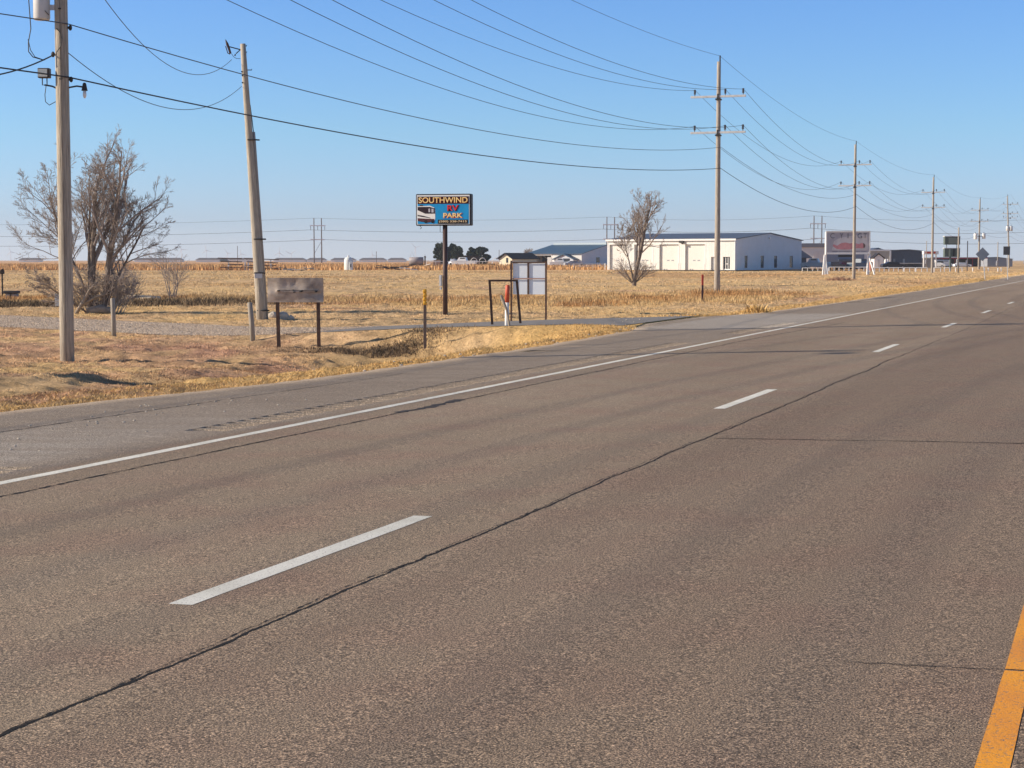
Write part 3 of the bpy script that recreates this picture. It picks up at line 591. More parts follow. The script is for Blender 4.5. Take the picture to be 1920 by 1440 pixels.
# ---------------------------------------------------------------- RV park sign
D = 76.0; g = G(835, 589); D = g.y; K = D/F
t = thing('pole_sign', 'blue and black lit box sign on a single brown post reading SOUTHWIND RV PARK', 'sign', g, -R(13))
def Q(px, py): return (px-836)*K, (589-py)*K
b = MB(); b.tube([(0, 0, -.6), (0, 0, (589-424)*K)], .105, 16); b.build('post', mat('brown_post_paint', (.075, .045, .04), .5, .15, 4, bump=.001), t, True)
x0, z1 = Q(781.5, 365); x1, z0 = Q(888, 424); b = MB(); b.box(x0, x1, -.2, .2, z0, z1, bev=.05); cab = b.build('cabinet', blackm, t)
fx0, fz1 = x0+.055, z1-.05; fx1, fz0 = x1-.055, z0+.05; W_, H_ = fx1-fx0, fz1-fz0; yF = -.204
def face(name, u0, u1, v0, v1, m, lift=0, par=cab):   # u,v in 0..1 of the face
    bb = MB(); bb.box(fx0+u0*W_, fx0+u1*W_, yF-.004-lift, yF+.002-lift, fz0+v0*H_, fz0+v1*H_); return bb.build(name, m, par)
face('sign_rim', 0, 1, 0, 1, mat('bright_rim', (.75, .75, .74), .4))
blue = mat('sign_blue', (.010, .29, .62), .4, .12, 1.5); red_ = mat('sign_red', (.70, .03, .04), .45); yel = mat('sign_cream', (.95, .80, .38), .45, 0, 2.5, col2=(.95, .62, .22)); ornl = mat('sign_orange', (.85, .35, .08), .45)
face('blue_field', .015, .985, .02, .95, blue, .006); face('title_band', .015, .985, .70, .95, mat('sign_maroon', (.05, .008, .006), .45), .010)
face('phone_band', .40, .97, .02, .165, blackm, .010)
cx_ = fx0+W_*.5
text(cab, 'lettering', 'SOUTHWIND', mat('sign_deep_red', (.45, .05, .01), .5), cx_+.014, fz0+H_*.822, H_*.20, yF-.017, W_*.93, off=.035)
text(cab, 'lettering', 'SOUTHWIND', yel, cx_, fz0+H_*.83, H_*.19, yF-.030, W_*.925, off=.008)
cr_ = fx0+W_*.685
for bd, zz, hh, ww, m1 in (('RV', .56, .19, .21, red_), ('PARK', .31, .155, .36, yel)):
    text(cab, 'lettering', bd, blackm if bd == 'RV' else red_, cr_+.018, fz0+H_*zz-.012, H_*(hh+.02), yF-.015, W_*(ww+.02), off=.06)
    text(cab, 'lettering', bd, m1, cr_, fz0+H_*zz, H_*hh, yF-.028, W_*ww, off=.02)
text(cab, 'lettering', '(580) 338-7415', mat('sign_gold', (.80, .62, .38), .5), cr_, fz0+H_*.095, H_*.085, yF-.02, W_*.52, off=.01)
def poly(name, pts, m, lift, par):
    bb = MB(); bb.prism([(fx0+u*W_, fz0+v*H_) for u, v in pts], yF-lift-.003, yF-lift); return bb.build(name, m, par)
rv = poly('coach_picture', [(.015, .12), (.20, .07), (.33, .10), (.35, .2), (.35, .48), (.33, .58), (.25, .64), (.015, .62)], mat('pict_white', (.85, .84, .80), .5), .012, cab)
poly('window_band', [(.015, .60), (.25, .60), (.34, .55), (.345, .37), (.16, .37), (.015, .49)], mat('pict_dark', (.03, .015, .02), .4), .016, rv)
poly('windscreen', [(.22, .53), (.255, .55), (.255, .42), (.225, .42)], mat('pict_grey', (.5, .5, .55), .4), .020, rv); poly('windscreen', [(.28, .54), (.32, .53), (.32, .41), (.28, .41)], MATS['pict_grey'], .020, rv)
poly('stripe', [(.015, .33), (.12, .30), (.26, .23), (.26, .215), (.1, .26), (.015, .29)], MATS['pict_dark'], .016, rv)
poly('lower_panel', [(.015, .22), (.17, .2), (.33, .19), (.34, .11), (.2, .065), (.015, .12)], mat('pict_maroon', (.09, .025, .03), .5), .016, rv)
for u in (.17, .30): poly('wheel', [(u+.03*math.cos(a), .10+.055*math.sin(a)) for a in [k*math.pi/5 for k in range(10)]], blackm, .020, rv)
poly('roof_unit', [(.05, .63), (.06, .67), (.11, .67), (.12, .63)], MATS['pict_dark'], .016, rv)
b = MB(); a0, a1 = Q(827, 424); b.tube([(a0, -.05, a1), (a0, -.05, Q(0, 436)[1]), (a0+.12, -.05, Q(0, 436)[1])], .012, 6); b.build('conduit_stub', steeldark, cab); b = MB(); b.tube([(Q(788, 0)[0], -.05, a1), (Q(791, 0)[0], -.05, Q(0, 428)[1]), (Q(788, 0)[0], -.05, Q(0, 430)[1])], .014, 6); b.build('conduit_stub', steeldark, cab)
b = MB(); a0, a1 = Q(828, 528); b.box(a0-.06, a0+.05, -.12, .05, a1-.2, a1+.28, bev=.01); b.box(a0-.04, a0+.03, -.1, .03, a1-.36, a1-.24); b.build('meter_box', galv, t)
# ---------------------------------------------------------------- bent sheet sign
g = G(560, 652); K = g.y/F; t = thing('blank_sign', 'blank dented grey metal sign on two brown posts beside the ditch', 'sign', g, -R(4))
def Q(px, py): return (px-560)*K, (652-py)*K
xs = np.linspace((502-560)*K, (608-560)*K, 40); zs = np.linspace((567-652)*-K, (521-652)*-K, 22)
X, Z = np.meshgrid(xs, zs); Y = -.05 + .045*(vn(X*2.6+.3, Z*4+1, 1)-.5) + .012*(vn(X*9, Z*8, 2)-.5) - .05*np.exp(-((Z-zs.mean()+.03)/.035)**2)*(np.abs(X) < .6)*.5 + .03*np.abs(X/.8)**2
v = np.stack([X, Y, Z], -1).reshape(-1, 3); v2 = v+np.array([0, .012, 0]); nr, nc = X.shape; i = np.arange(nr*nc).reshape(nr, nc)
f = np.stack([i[:-1, :-1], i[:-1, 1:], i[1:, 1:], i[1:, :-1]], -1).reshape(-1, 4); fb = f[:, ::-1]+nr*nc
o = npmesh('panel', np.vstack([v, v2]), np.vstack([f, fb]), mat('scuffed_sheet', (.58, .49, .40), .5, 0, 1.8, (1, 1, 1.5), col2=(.22, .18, .15), metal=.2), smooth=True); o.parent = t
hm = MB(); rd = random.Random(3)
for hx in (-.52, -.10, .10, .50):
    for k in range(2): cx = hx+rd.uniform(-.03, .03); hm.ball((cx, -.085, zs.mean()-.02+rd.uniform(-.04, .03)), (.045, .012, .016), 8, 5, .3, k)
hm.tube([(-.5, -.085, zs.mean()), (.5, -.085, zs.mean()-.005)], .005, 4); hm.build('torn_holes', blackm, o)
for px0, px1 in ((522, 519), (598, 597)):
    b = MB(); a0, a1 = Q(px0, 652); c0, c1 = Q(px1, 522); b.box(-.045, .045, -.04, .04, -.5, c1-.02, Matrix.Translation((a0, .03, 0)) @ Matrix.Shear('XY', 4, (0, 0)) if 0 else Matrix.Translation((a0, .03, 0)) @ Euler((0, (c0-a0)/(c1-a1), 0)).to_matrix().to_4x4()); b.build('post', rust, t)
# ---------------------------------------------------------------- marker posts
def qm(px, py): g = G(px, py); return g, g.y/F
g, K = qm(797, 655); t = thing('delineator_post', 'yellow reflector marker on a thin steel post at the culvert end', 'marker post', g)
b = MB(); b.box(-.04, .04, -.02, .02, -.4, 98*K, bev=.006); b.build('post', mat('weathered_steel_post', (.16, .12, .10), .7), t)
b = MB()
for k in range(4): b.ball((.004*(-1)**k, -.03, (86+7.2*k)*K), (.055, .025, .052), 12, 8, .05, k)
b.box(-.045, .045, -.022, .02, 82*K, 112*K, bev=.01); b.build('reflector', mat('amber_reflector', (.62, .34, .04), .35, .35, 12), t)
g, K = qm(950, 611); t = thing('pipeline_marker', 'white tube marker post with orange red top leaning beside the empty frame', 'marker post', g)
b = MB(); b.tube([(0, 0, -.3), (.01, 0, 44*K)], .055, 14); b.build('post', whitep, t, True); b = MB(); b.tube([(.01, 0, 44*K), (.03, 0, 75*K), (.03, 0, 77*K)], [.062, .062, .03], 14); b.build('orange_sleeve', mat('faded_orange', (.55, .10, .05), .5, .15, 5), t, True)
g, K = qm(956, 612); b = MB(); b.tube([(0, .1, -.1), (-6*K, .1, 30*K), (-13*K, .12, 48*K), (-17*K, .1, 58*K)], [.035, .03, .045, .03], 8); o = b.build('leaning_stick', graypost); o.location = g; tag(o, 'crooked grey stick leaning against the white and orange marker', 'stick')
g, K = qm(1317, 567); t = thing('marker_post', 'slim dark marker post with a red top standing left of the tall pole', 'marker post', g)
b = MB(); b.box(-.05, .05, -.03, .03, -.3, 32*K, bev=.01); b.build('post', mat('dark_fibreglass', (.07, .03, .035), .5), t); b = MB(); b.box(-.055, .055, -.034, .034, 32*K, 52*K, bev=.01); b.build('red_top', mat('red_marker', (.50, .06, .04), .5), t)
# round wooden bollards
for px, py, h, ln, lab in ((214, 628, 68, -2, 'short upright wooden post beside the gravel drive, left of the two'), (475, 638, 70, -6, 'short leaning wooden post beside the gravel drive near the dented sign')):
    g, K = qm(px, py); b = MB(); b.tube([(0, 0, -.3), (ln*K*.5, 0, h*K*.5), (ln*K, 0, h*K), (ln*K, 0, h*K+.01)], [.075, .075, .07, .055], 14); o = b.build('wooden_post', graypost, None, True); o.location = g; tag(o, lab, 'post', 'short wooden posts beside the gravel drive')
# empty frame
g, K = qm(950, 608); t = thing('sign_frame', 'empty brown steel frame of two leaning legs and a top bar', 'frame', g)
for a, c in ((923, 918), (976, 969)):
    b = MB(); v = Vector(((c-a)*K, 0, 82*K)); b.box(-.034, .034, -.03, .03, -.3, v.length, Matrix.Translation(((a-950)*K, 0, 0)) @ Euler((0, math.atan2(v.x, v.z), 0)).to_matrix().to_4x4()); b.build('leg', rust, t)
b = MB(); b.box((916-950)*K, (971-950)*K, -.032, .032, 80*K, 83.5*K); b.build('top_bar', rust, t)
# sign with four pale panels seen from the back
g = G(990, 605); g = onD(990, 68.5); g.z = ZP(605, 68.5); K = 68.5/F; t = thing('panel_sign', 'back of a square sign with pale blue panels divided by a brown steel cross', 'sign', g, -R(11))
pan = mat('pale_blue_panel', (.74, .82, .90), .5, .04, 1.2)
b = MB(); b.box((961-990)*K, (1023-990)*K, .035, .06, 53*K, 113*K); b.build('panel', pan, t)
for px, top_ in ((958, 116), (1024, 115)):
    b = MB(); b.box((px-990)*K-.032, (px-990)*K+.032, -.03, .034, -.3, top_*K); b.build('post', rust, t)
b = MB(); b.box((990-990)*K-.03, (990-990)*K+.03, .0, .032, 53*K, 113*K); b.build('upright', rust, t)
for zz in (112.5, 82.5): b = MB(); b.box((960.5-990)*K, (1022-990)*K, -.012, -.001, zz*K-.025, zz*K+.025); b.build('rail', rust if zz > 100 else mat('pinkish_bar', (.40, .27, .24), .6), t)
# rocks by the leaning pole, logs, stump, small brush stones
for k, (px, py, r, lab) in enumerate(((512, 596, .26, 'pale boulder touching the foot of the leaning pole'), (531, 598, .30, 'largest pale boulder behind the post of the dented sign'), (545, 598, .17, 'smallest of the three boulders, lying at the right end'))):
    g, K = qm(px, py); rock('boulder', g+Vector((0, 0, r*.25)), r, stone, lab, 'boulder', k+3, .8, 'boulders at the leaning pole')
for k, (px, py, l, rz, lab) in enumerate(((252, 563, 1.5, .15, 'longer pale log lying left in the pair in the field'), (277, 564, 1.2, -.2, 'shorter pale log with a dark cut end, right of the pair'))):
    g, K = qm(px, py); b = MB(); b.tube([(-l*.6, 0, .12), (0, .04, .15), (l*.6, 0, .12)], [.13, .15, .14], 12); o = b.build('log', mat('bleached_wood', (.66, .57, .43), .85, .15, 4, bump=.01), None, True); o.location = g; o.rotation_euler = (0, 0, rz); tag(o, lab, 'log', 'pale logs in the field')
# electric box behind the near pole
g, K = qm(112, 582); t = thing('utility_box', 'pale grey utility box on a short post showing left of the nearest pole', 'box', g)
b = MB(); b.box(-9*K, 7*K, 0, .25, 8*K, 31*K, bev=.015); c_ = b.build('cabinet', mat('pale_grey_box', (.55, .58, .60), .5), t); b = MB(); b.tube([(0, .12, -.2), (0, .12, 8*K)], .04, 8); b.build('post', galv, t); b = MB(); b.box(-1*K, 1*K, -.012, -.001, 15*K, 18*K); b.build('latch', whitep, c_)
g, K = qm(5, 560); t = thing('bird_box_post', 'dark post with a small box on top at the left edge', 'post', g)
b = MB(); b.box(-.035, .035, -.035, .035, -.2, 50*K); b.build('post', mat('dark_wood', (.05, .04, .035), .8), t); b = MB(); b.prism([(-.11, 46*K), (.11, 46*K), (.11, 52*K), (.03, 56*K), (-.11, 52*K)], -.1, .1); b.build('box', MATS['dark_wood'], t)
g, K = qm(24, 560); t = thing('stone_pile', 'dark slab resting on two grey blocks beside the post at the left edge', 'slab', g)
for a in (-7, 4): b = MB(); b.box((a-4)*K, (a+5)*K, -.3, .3, -.05, 9*K, bev=.03); b.build('block', mat('grey_block', (.30, .29, .30), .9, .15, 4), t)
b = MB(); b.box(-15*K, 11*K, -.4, .4, 9.3*K, 15*K, bev=.06); b.build('slab', mat('dark_slab', (.07, .06, .06), .9), t)
# ---------------------------------------------------------------- bare trees
def tree(name, label, loc, stems, twigrad=.006, seed=1, cat='tree', levels=5, spread=(24, 50), mbark=bark, up=.22, kids=(4, 7), ratio=.62, sides=(7, 5, 4, 3, 3, 3), kids0=None):
    rd = random.Random(seed); t = thing(name, label, cat, loc); tr_ = MB(); cr = MB(); cnt = [0]
    def grow(p, d, L, r, lv):
        n = max(2, 6-lv); pts = [p]; rr = [r]; dd = d.copy(); seg = L/n; rend = r*.35 if lv > 0 else r*.5
        for k in range(n):
            dd = (dd + Vector((rd.uniform(-1, 1), rd.uniform(-1, 1), rd.uniform(-1, 1)))*(.10+.05*lv) + Vector((0, 0, up*.35))).normalized()
            pts.append(pts[-1]+dd*seg); rr.append(max(twigrad, r+(rend-r)*(k+1)/n))
        (tr_ if lv == 0 else cr).tube(pts, rr, sides[min(lv, 5)], cap=False); cnt[0] += 1
        if lv >= levels: return
        nk = rd.randint(*(kids0 if kids0 and lv == 0 else kids)) + (1 if lv == 0 else 0)
        for k in range(nk):
            f = .28+.72*(k+rd.random())/nk if lv > 0 else .35+.65*(k+rd.random())/nk
            i = min(n-1, int(f*n)); q = pts[i].lerp(pts[i+1], f*n-i); di = (pts[i+1]-pts[i]).normalized()
            ax = di.cross(Vector((rd.uniform(-1, 1), rd.uniform(-1, 1), rd.uniform(-.3, .3)))).normalized()
            nd = Matrix.Rotation(R(rd.uniform(*spread)), 3, ax) @ di; nd = (nd+Vector((0, 0, up))).normalized()
            grow(q, nd, L*ratio*(1.15-.45*f)*rd.uniform(.75, 1.15), max(twigrad, rr[i]*rd.uniform(.45, .65)), lv+1)
    for (x, y, z, dx, dy, dz, L, r) in stems: grow(Vector((x, y, z)), Vector((dx, dy, dz)).normalized(), L, r, 0)
    tr_.build('trunk', mbark, t, True, fix=False); cr.build('branches', twig, t, True, fix=False); return t
g = G(175, 588); print('tree', g)
tree('bare_tree', 'large leafless tree with several stems and dense undergrowth behind the nearest pole', g,
     [(-.15, 0, -.2, -.01, .05, 1, 5.9, .17), (.35, .1, -.2, .10, -.05, 1, 6.1, .16), (-.1, 0, .8, -.12, .1, 1, 4.8, .08), (.4, 0, -.1, .40, .1, 1, 4.4, .07), (-.1, .1, -.1, -.9, -.1, .62, 2.6, .05), (.5, 0, .1, .22, .2, 1, 4.8, .07), (-.1, 0, .3, -.34, 0, 1, 5.2, .07), (-.05, .1, .6, -.62, .1, 1, 3.8, .05)], .0052, 5, up=.07, spread=(20, 50), kids=(5, 7), kids0=(9, 12), ratio=.48, levels=4)
tree('undergrowth', 'dense leafless brush sprouting around the foot of the large tree', g+Vector((.45, .3, 0)), [(.9*math.cos(k*2.4)*((k % 5)/5+.1), .8*math.sin(k*2.4)*((k % 5)/5), -.1, .55*math.cos(k*2.4), .5*math.sin(k*2.4), 1, 1.0+.25*(k % 4), .022) for k in range(34)], .0065, 8, 'shrub', 3, mbark=twig, up=.05, kids=(3, 5))
b = MB(); rd = random.Random(2)
b.tube([(-.65, -.5, .0), (-.35, -.5, .5), (.0, -.5, 1.1), (.35, -.5, 1.45)], [.085, .08, .06, .03], 8); b.tube([(-.45, -.45, .35), (.2, -.4, .75), (1.0, -.4, .95)], [.08, .06, .02], 7); b.tube([(-.2, -.3, .1), (.4, -.3, .22), (1.0, -.3, .1)], [.16, .2, .12], 8); b.tube([(.9, -.2, .05), (1.25, -.2, .6)], [.07, .03], 6)
o = b.build('dead_branches', mat('grey_dead_wood', (.30, .25, .20), .9, .3, 5), None, True); o.location = g; tag(o, 'pale dead branches and fallen trunk lying against the large tree', 'deadwood')
g = G(1188, 536); print('tree2', g)
tree('bare_tree', 'slender leafless tree with a forked dark trunk left of the white barn', g, [(0, 0, -.3, .0, 0, 1, 6.6, .19), (.05, 0, .6, .10, .05, 1, 5.0, .08), (-.05, 0, .5, -.20, -.1, 1, 3.8, .06)], .0075, 22, up=.08, spread=(20, 48), kids=(5, 7), kids0=(10, 12), ratio=.46, levels=4)
tree('undergrowth', 'low leafless twigs spreading from the foot of the slender tree', g, [(0, 0, .1, .8*math.cos(k*1.3), .5*math.sin(k*1.3), .8, 1.5+.2*(k % 3), .04) for k in range(11)], .009, 4, 'shrub', 2, mbark=bark, up=.05)
for px, py, h, sd_, lab in ((318, 564, 2.4, 3, 'small leafless sapling standing alone right of the large tree'), (238, 564, 1.9, 4, 'small leafless sapling between the large tree and the lone one')):
    g = G(px, py); tree('sapling', lab, g, [(.05*k, 0, -.1, .45*math.cos(k*1.9), .3*math.sin(k*1.9), 1, h*(.75+.1*(k % 3)), .03) for k in range(7)], .006, sd_, 'shrub', 2, mbark=twig, up=.06, kids=(4, 6))
g = onD(1000, 480); tree('bare_tree', 'rounded leafless tree showing above the blue roofed barn', Vector((g.x, 480, -.4)), [(1.5*math.cos(k*2.1), 0, -.3, .6*math.cos(k*2.1), .4*math.sin(k*2.1), 1, 3.6, .2) for k in range(7)], .035, 7, levels=3, up=.12)
# ---------------------------------------------------------------- evergreen trees
fol = attrmat('evergreen_foliage', .9)
def evergreen(label, px, top_, w_px, D, seed):
    K = D/F; g = onD(px, D); r_ = np.random.RandomState(seed); H = (500-top_)*K; Wd = w_px*K/2; t = thing('evergreen_tree', label, 'tree', g, 0, 'dark evergreens beyond the field')
    b = MB(); b.tube([(0, 0, -.3), (.05, 0, H*.4), (0, 0, H*.8)], [.25, .18, .05], 8); b.build('trunk', bark, t)
    cl = 60; th = r_.rand(cl)*2*np.pi; zz = r_.rand(cl)**.9; prof = np.sqrt(np.clip(1-((zz-.42)/.60)**2, 0, 1)); rr = prof*Wd*(.45+.5*r_.rand(cl))
    cx, cy, cz = rr*np.cos(th), rr*np.sin(th), .12*H+zz*H*.84; n = 190; crs = Wd*.22*(.7+.7*r_.rand(cl))
    d = r_.randn(cl, n, 3); d /= np.linalg.norm(d, axis=2, keepdims=True); d *= (r_.rand(cl, n, 1)**.4)*crs[:, None, None]; d[..., 2] *= .8
    P = np.stack([cx, cy, cz], -1)[:, None]+d; P = P.reshape(-1, 3); m = len(P); u = r_.randn(m, 3); u /= np.linalg.norm(u, axis=1, keepdims=True); v = np.cross(u, r_.randn(m, 3)); v /= np.linalg.norm(v, axis=1, keepdims=True); s_ = (.11+.12*r_.rand(m, 1))
    co = np.stack([P-u*s_-v*s_*.5, P+u*s_-v*s_*.5, P+u*s_*.3+v*s_], 1).reshape(-1, 3)
    c = np.repeat(np.repeat(.75+.5*r_.rand(cl, 1), n, 0)*np.array([.045, .062, .040])*(.7+.6*r_.rand(m, 1)), 3, 0)
    o = npmesh('crown', co, np.arange(m*3).reshape(-1, 3), fol, c); o.parent = t; return t
evergreen('broad dark evergreen left of the sign post, tallest of its clump', 829, 455, 40, 430, 1); evergreen('dark evergreen directly behind the sign post', 848, 455, 26, 440, 2)
evergreen('dark evergreen just right of the sign post', 859, 460, 26, 425, 3); evergreen('small dark evergreen at the left of the right hand pair', 886, 462, 20, 430, 4); evergreen('larger dark evergreen at the right of the right hand pair', 903, 462, 30, 440, 5)
# ---------------------------------------------------------------- metal buildings
def bframe(px, D, ang, z):    # corner nearest the camera; local x runs right-back, local y left-back
    g = onD(px, D); g.z = z; ux = Vector((math.sin(R(ang)), math.cos(R(ang)))); return g, math.atan2(ux.y, ux.x)
def along(px, g, rz, axis):   # distance along a wall from the corner to a picture column
    u = (math.cos(rz), math.sin(rz)) if axis == 'x' else (-math.sin(rz), math.cos(rz)); r = (px-960)/F*1.0025
    return (r*g.y-g.x)/(u[0]-r*u[1])
def wall_panels(b, length, h, openings, axis, th=.2, sgn=1):
    # openings: (t0, t1, z0, z1) sorted; wall on local axis, thickness inwards
    def bx(a0, a1, z0, z1):
        if a1-a0 < .01 or z1-z0 < .01: return
        if axis == 'y': b.box(0, th, a0, a1, z0, z1)
        else: b.box(a0, a1, 0, th, z0, z1)
    c = 0
    for t0, t1, z0, z1 in openings: bx(c, t0, 0, h); bx(t0, t1, z1, h); bx(t0, t1, 0, z0); c = t1
    bx(c, length, 0, h)
def gable_roof(root, Lx, Ly, he, hr, m, over=.35, th=.15, ridge='y', name='roof'):
    b = MB()
    if ridge == 'y': b.prism([(-over, he-.02), (Lx/2, hr), (Lx+over, he-.02), (Lx+over, he-.02+th), (Lx/2, hr+th), (-over, he-.02+th)], -over, Ly+over)
    else:
        M = Matrix(((0, 1, 0, 0), (1, 0, 0, 0), (0, 0, 1, 0), (0, 0, 0, 1))); b.prism([(-over, he-.02), (Ly/2, hr), (Ly+over, he-.02), (Ly+over, he-.02+th), (Ly/2, hr+th), (-over, he-.02+th)], -over, Lx+over, M)
    return b.build(name, m, root)
wmet = ribbed('white_ribbed_metal', (.80, .79, .74), .3); gmet = ribbed('shade_grey_ribbed_metal', (.62, .65, .70), .3); dmet = ribbed('charcoal_ribbed_metal', (.07, .08, .105), .3)  # blue-grey version of the white metal, gable shade put into its colour
rmet = ribbed('dark_blue_roof_metal', (.075, .10, .15), .4); groof = ribbed('grey_roof_metal', (.22, .23, .25), .4); doorw = mat('cream_door', (.74, .72, .66), .5, .03, 2)
# white barn
gz = ZP(506.5, 300); g, rz = bframe(1376, 300, 33, gz); B = thing('metal_barn', 'long white metal barn with four roll up doors and a gable end coloured grey for its shade', 'building', g, rz)
Ly = along(1138, g, rz, 'y'); Lx = along(1500, g, rz, 'x'); he = ZP(448.5, 300)-gz; hr = he+1.15; AL = lambda px: along(px, g, rz, 'y'); AX = lambda px: along(px, g, rz, 'x')
ops = []; dz_ = ZP(457.5, 300)-gz
doors = [(1320, 1283), (1271, 1235), (1223, 1188), (1176, 1142)]
ops = [(AL(1366.5), AL(1353.5), 0.05, 2.25), (AL(1338), AL(1331), 0, 2.25)]+[(AL(a), AL(c), 0, dz_) for a, c in doors]
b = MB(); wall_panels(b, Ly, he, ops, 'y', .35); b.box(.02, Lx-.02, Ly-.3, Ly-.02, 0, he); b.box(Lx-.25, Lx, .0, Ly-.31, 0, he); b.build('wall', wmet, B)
win = [(AX(a)+.0, AX(c), .35, 2.45) for a, c in ((1394, 1399.5), (1424, 1430), (1449, 1454.5), (1478, 1484))]
M_ = Matrix.Translation((0, -.012, 0)); b = MB(); b2 = MB()
def wx(b, t0, t1, z0, z1): b.box(t0, t1, -.012, .2, z0, z1)
c = .36
for t0, t1, z0, z1 in win: wx(b, c, t0, 0, he); wx(b, t0, t1, z1, he); wx(b, t0, t1, 0, z0); c = t1
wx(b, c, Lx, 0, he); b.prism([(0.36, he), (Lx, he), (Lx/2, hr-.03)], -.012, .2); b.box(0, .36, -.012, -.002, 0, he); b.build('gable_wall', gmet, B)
gable_roof(B, Lx, Ly, he, hr, rmet, .25, .14)
b = MB(); b.box(-.29, -.251, -.25, Ly+.25, he-.22, he+.10); b.box(-.03, -.002, -.03, .22, 0, he-.22); b.box(-.03, -.002, Ly-.2, Ly, 0, he-.22); b.build('trim', whitep, B)
for t0, t1, z0, z1 in ops[2:]:
    b = MB(); b.box(.30, .34, t0+.02, t1-.02, 0, z1-.02); dr = b.build('roll_up_door', doorw, B)
    q = MB()
    for s_ in (.35, .58): a = t0+(t1-t0)*s_; q.box(.285, .299, a-.25, a+.25, 1.55, 1.75)
    q.build('pane', mat('pale_pane', (.35, .36, .38), .3), dr)
    b = MB(); b.box(-.02, -.002, t0-.14, t0, 0, z1+.14); b.box(-.02, -.002, t1, t1+.14, 0, z1+.14); b.box(-.02, -.002, t0, t1, z1, z1+.14); b.build('door_frame', whitep, B)
    for s_ in (t0-.4, t1+.4): b = MB(); b.tube([(-.9, s_, 0), (-.9, s_, 1.15)], .07, 8); b.build('bollard', whitep, B)
t0, t1, z0, z1 = ops[1]; b = MB(); b.box(.28, .33, t0+.02, t1-.02, 0, z1-.02); b.build('side_door', mat('grey_door', (.55, .55, .54), .5), B)
t0, t1, z0, z1 = ops[0]; b = MB(); b.box(.25, .29, t0+.01, t1-.01, z0, z1-.01); fd = b.build('glazed_door', glass, B)
b = MB(); n3 = (t1-t0)/3
for k in range(4): b.box(.20, .249, t0+n3*k-(0 if k == 0 else .05), t0+n3*k+(.05 if k < 3 else 0), z0, z1-.01)
b.box(.19, .199, t0, t1, z0, z0+.15); b.box(.19, .199, t0+n3, t0+2*n3, 1.0, 1.12); b.build('mullions', whitep, fd)
for t0, t1, z0, z1 in win: b = MB(); b.box(t0, t1, .1, .14, z0, z1); o = b.build('window', glass, B); q = MB(); q.box(t0, t0+.07, .03, .099, z0, z1); q.box(t0+.07, t1, .03, .099, z1-.07, z1); q.build('window_frame', mat('brown_frame', (.09, .06, .05), .5), o)
b = MB(); b.box(Lx/2-.5, Lx/2+.1, -.25, -.013, he+.2, he+.45, bev=.03); b.build('wall_light', whitep, B)
b = MB(); a = AL(1277); b.box(-.35, -.03, a-.45, a+.45, dz_+.25, dz_+.62, bev=.04); b.box(-.5, -.35, a-.4, a-.1, dz_+.05, dz_+.35); b.build('wall_light', steeldark, B)
b = MB(); x2 = along(1524, g, rz, 'x'); b.prism([(Lx+.01, 3.9), (x2+.4, 2.2), (x2+.4, 2.05), (Lx+.01, 2.2)], .6, 7); b.build('canopy', rmet, B); b = MB(); b.box(Lx+.01, x2-.9, 1.2, 6.5, 0, 2.1); b.build('side_room', mat('dark_side_wall', (.09, .09, .10), .8), B)
# blue roofed barn
gz = ZP(500, 430); g, rz = bframe(1090, 430, 33, gz); B = thing('metal_barn', 'white barn with a steep blue roof and a dark open bay', 'building', g, rz)
Ly = along(990, g, rz, 'y'); Lx = 24; he = ZP(476, 430)-gz; hr = ZP(459.5, 440)-gz; AL = lambda px: along(px, g, rz, 'y')
op = [(AL(1033), AL(997), 0, he-.35)]; b = MB(); wall_panels(b, Ly, he, op, 'y', .3); b.box(.02, Lx, Ly-.3, Ly-.01, 0, he); b.build('wall', wmet, B)
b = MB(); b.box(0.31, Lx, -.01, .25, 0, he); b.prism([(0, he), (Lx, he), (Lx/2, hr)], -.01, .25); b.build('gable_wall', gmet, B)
gable_roof(B, Lx, Ly, he, hr, mat('blue_roof', (.05, .10, .16), .45, .1, .4), .4, .15)
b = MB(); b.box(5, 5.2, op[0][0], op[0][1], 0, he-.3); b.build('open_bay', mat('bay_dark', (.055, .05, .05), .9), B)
b = MB(); b.box(-.1, -.02, op[0][0]-.3, op[0][1]+.3, he-.34, he); b.build('bay_header', whitep, B)
b = MB(); b.prism([(-.05, 0), (.05, 0), (.05, .6), (-.05, .6)], 0, Ly, Matrix.Translation((Lx/2, 0, hr))); b.build('ridge_cap', mat('pale_ridge', (.50, .58, .60), .5), B)
b = MB(); b.box(7, 8.6, -.05, -.011, 1.0, 2.3); b.build('window', glass, B); b = MB(); b.box(16, 20, -.05, -.011, 0, 4); b.build('big_door', mat('grey_panel_door', (.28, .30, .33), .6), B)
py0 = AL(1082); b = MB(); M = Matrix(((0, 1, 0, 0), (1, 0, 0, 0), (0, 0, 1, 0), (0, 0, 0, 1)))
b.prism([(1.2, 0), (6.6, 0), (6.6, he-1.3), (3.9, he-.2), (1.2, he-1.3)], -2.0, -.02, M); pr = b.build('porch', gmet, B); b = MB(); b.prism([(.8, he-1.45), (3.9, he-.15), (7.0, he-1.45), (7.0, he-1.25), (3.9, he+.08), (.8, he-1.25)], -2.4, 0, M); b.build('porch_roof', MATS['blue_roof'], pr)
b = MB(); b.box(-2.05, -2.001, 2.2, 4.6, .0, 2.0); b.build('porch_window', glass, pr)
b = MB(); b.box(-.06, -.001, 8.6, 9.8, 0, 2.3); b.build('door', mat('grey_door', (.4, .4, .4), .5), B)
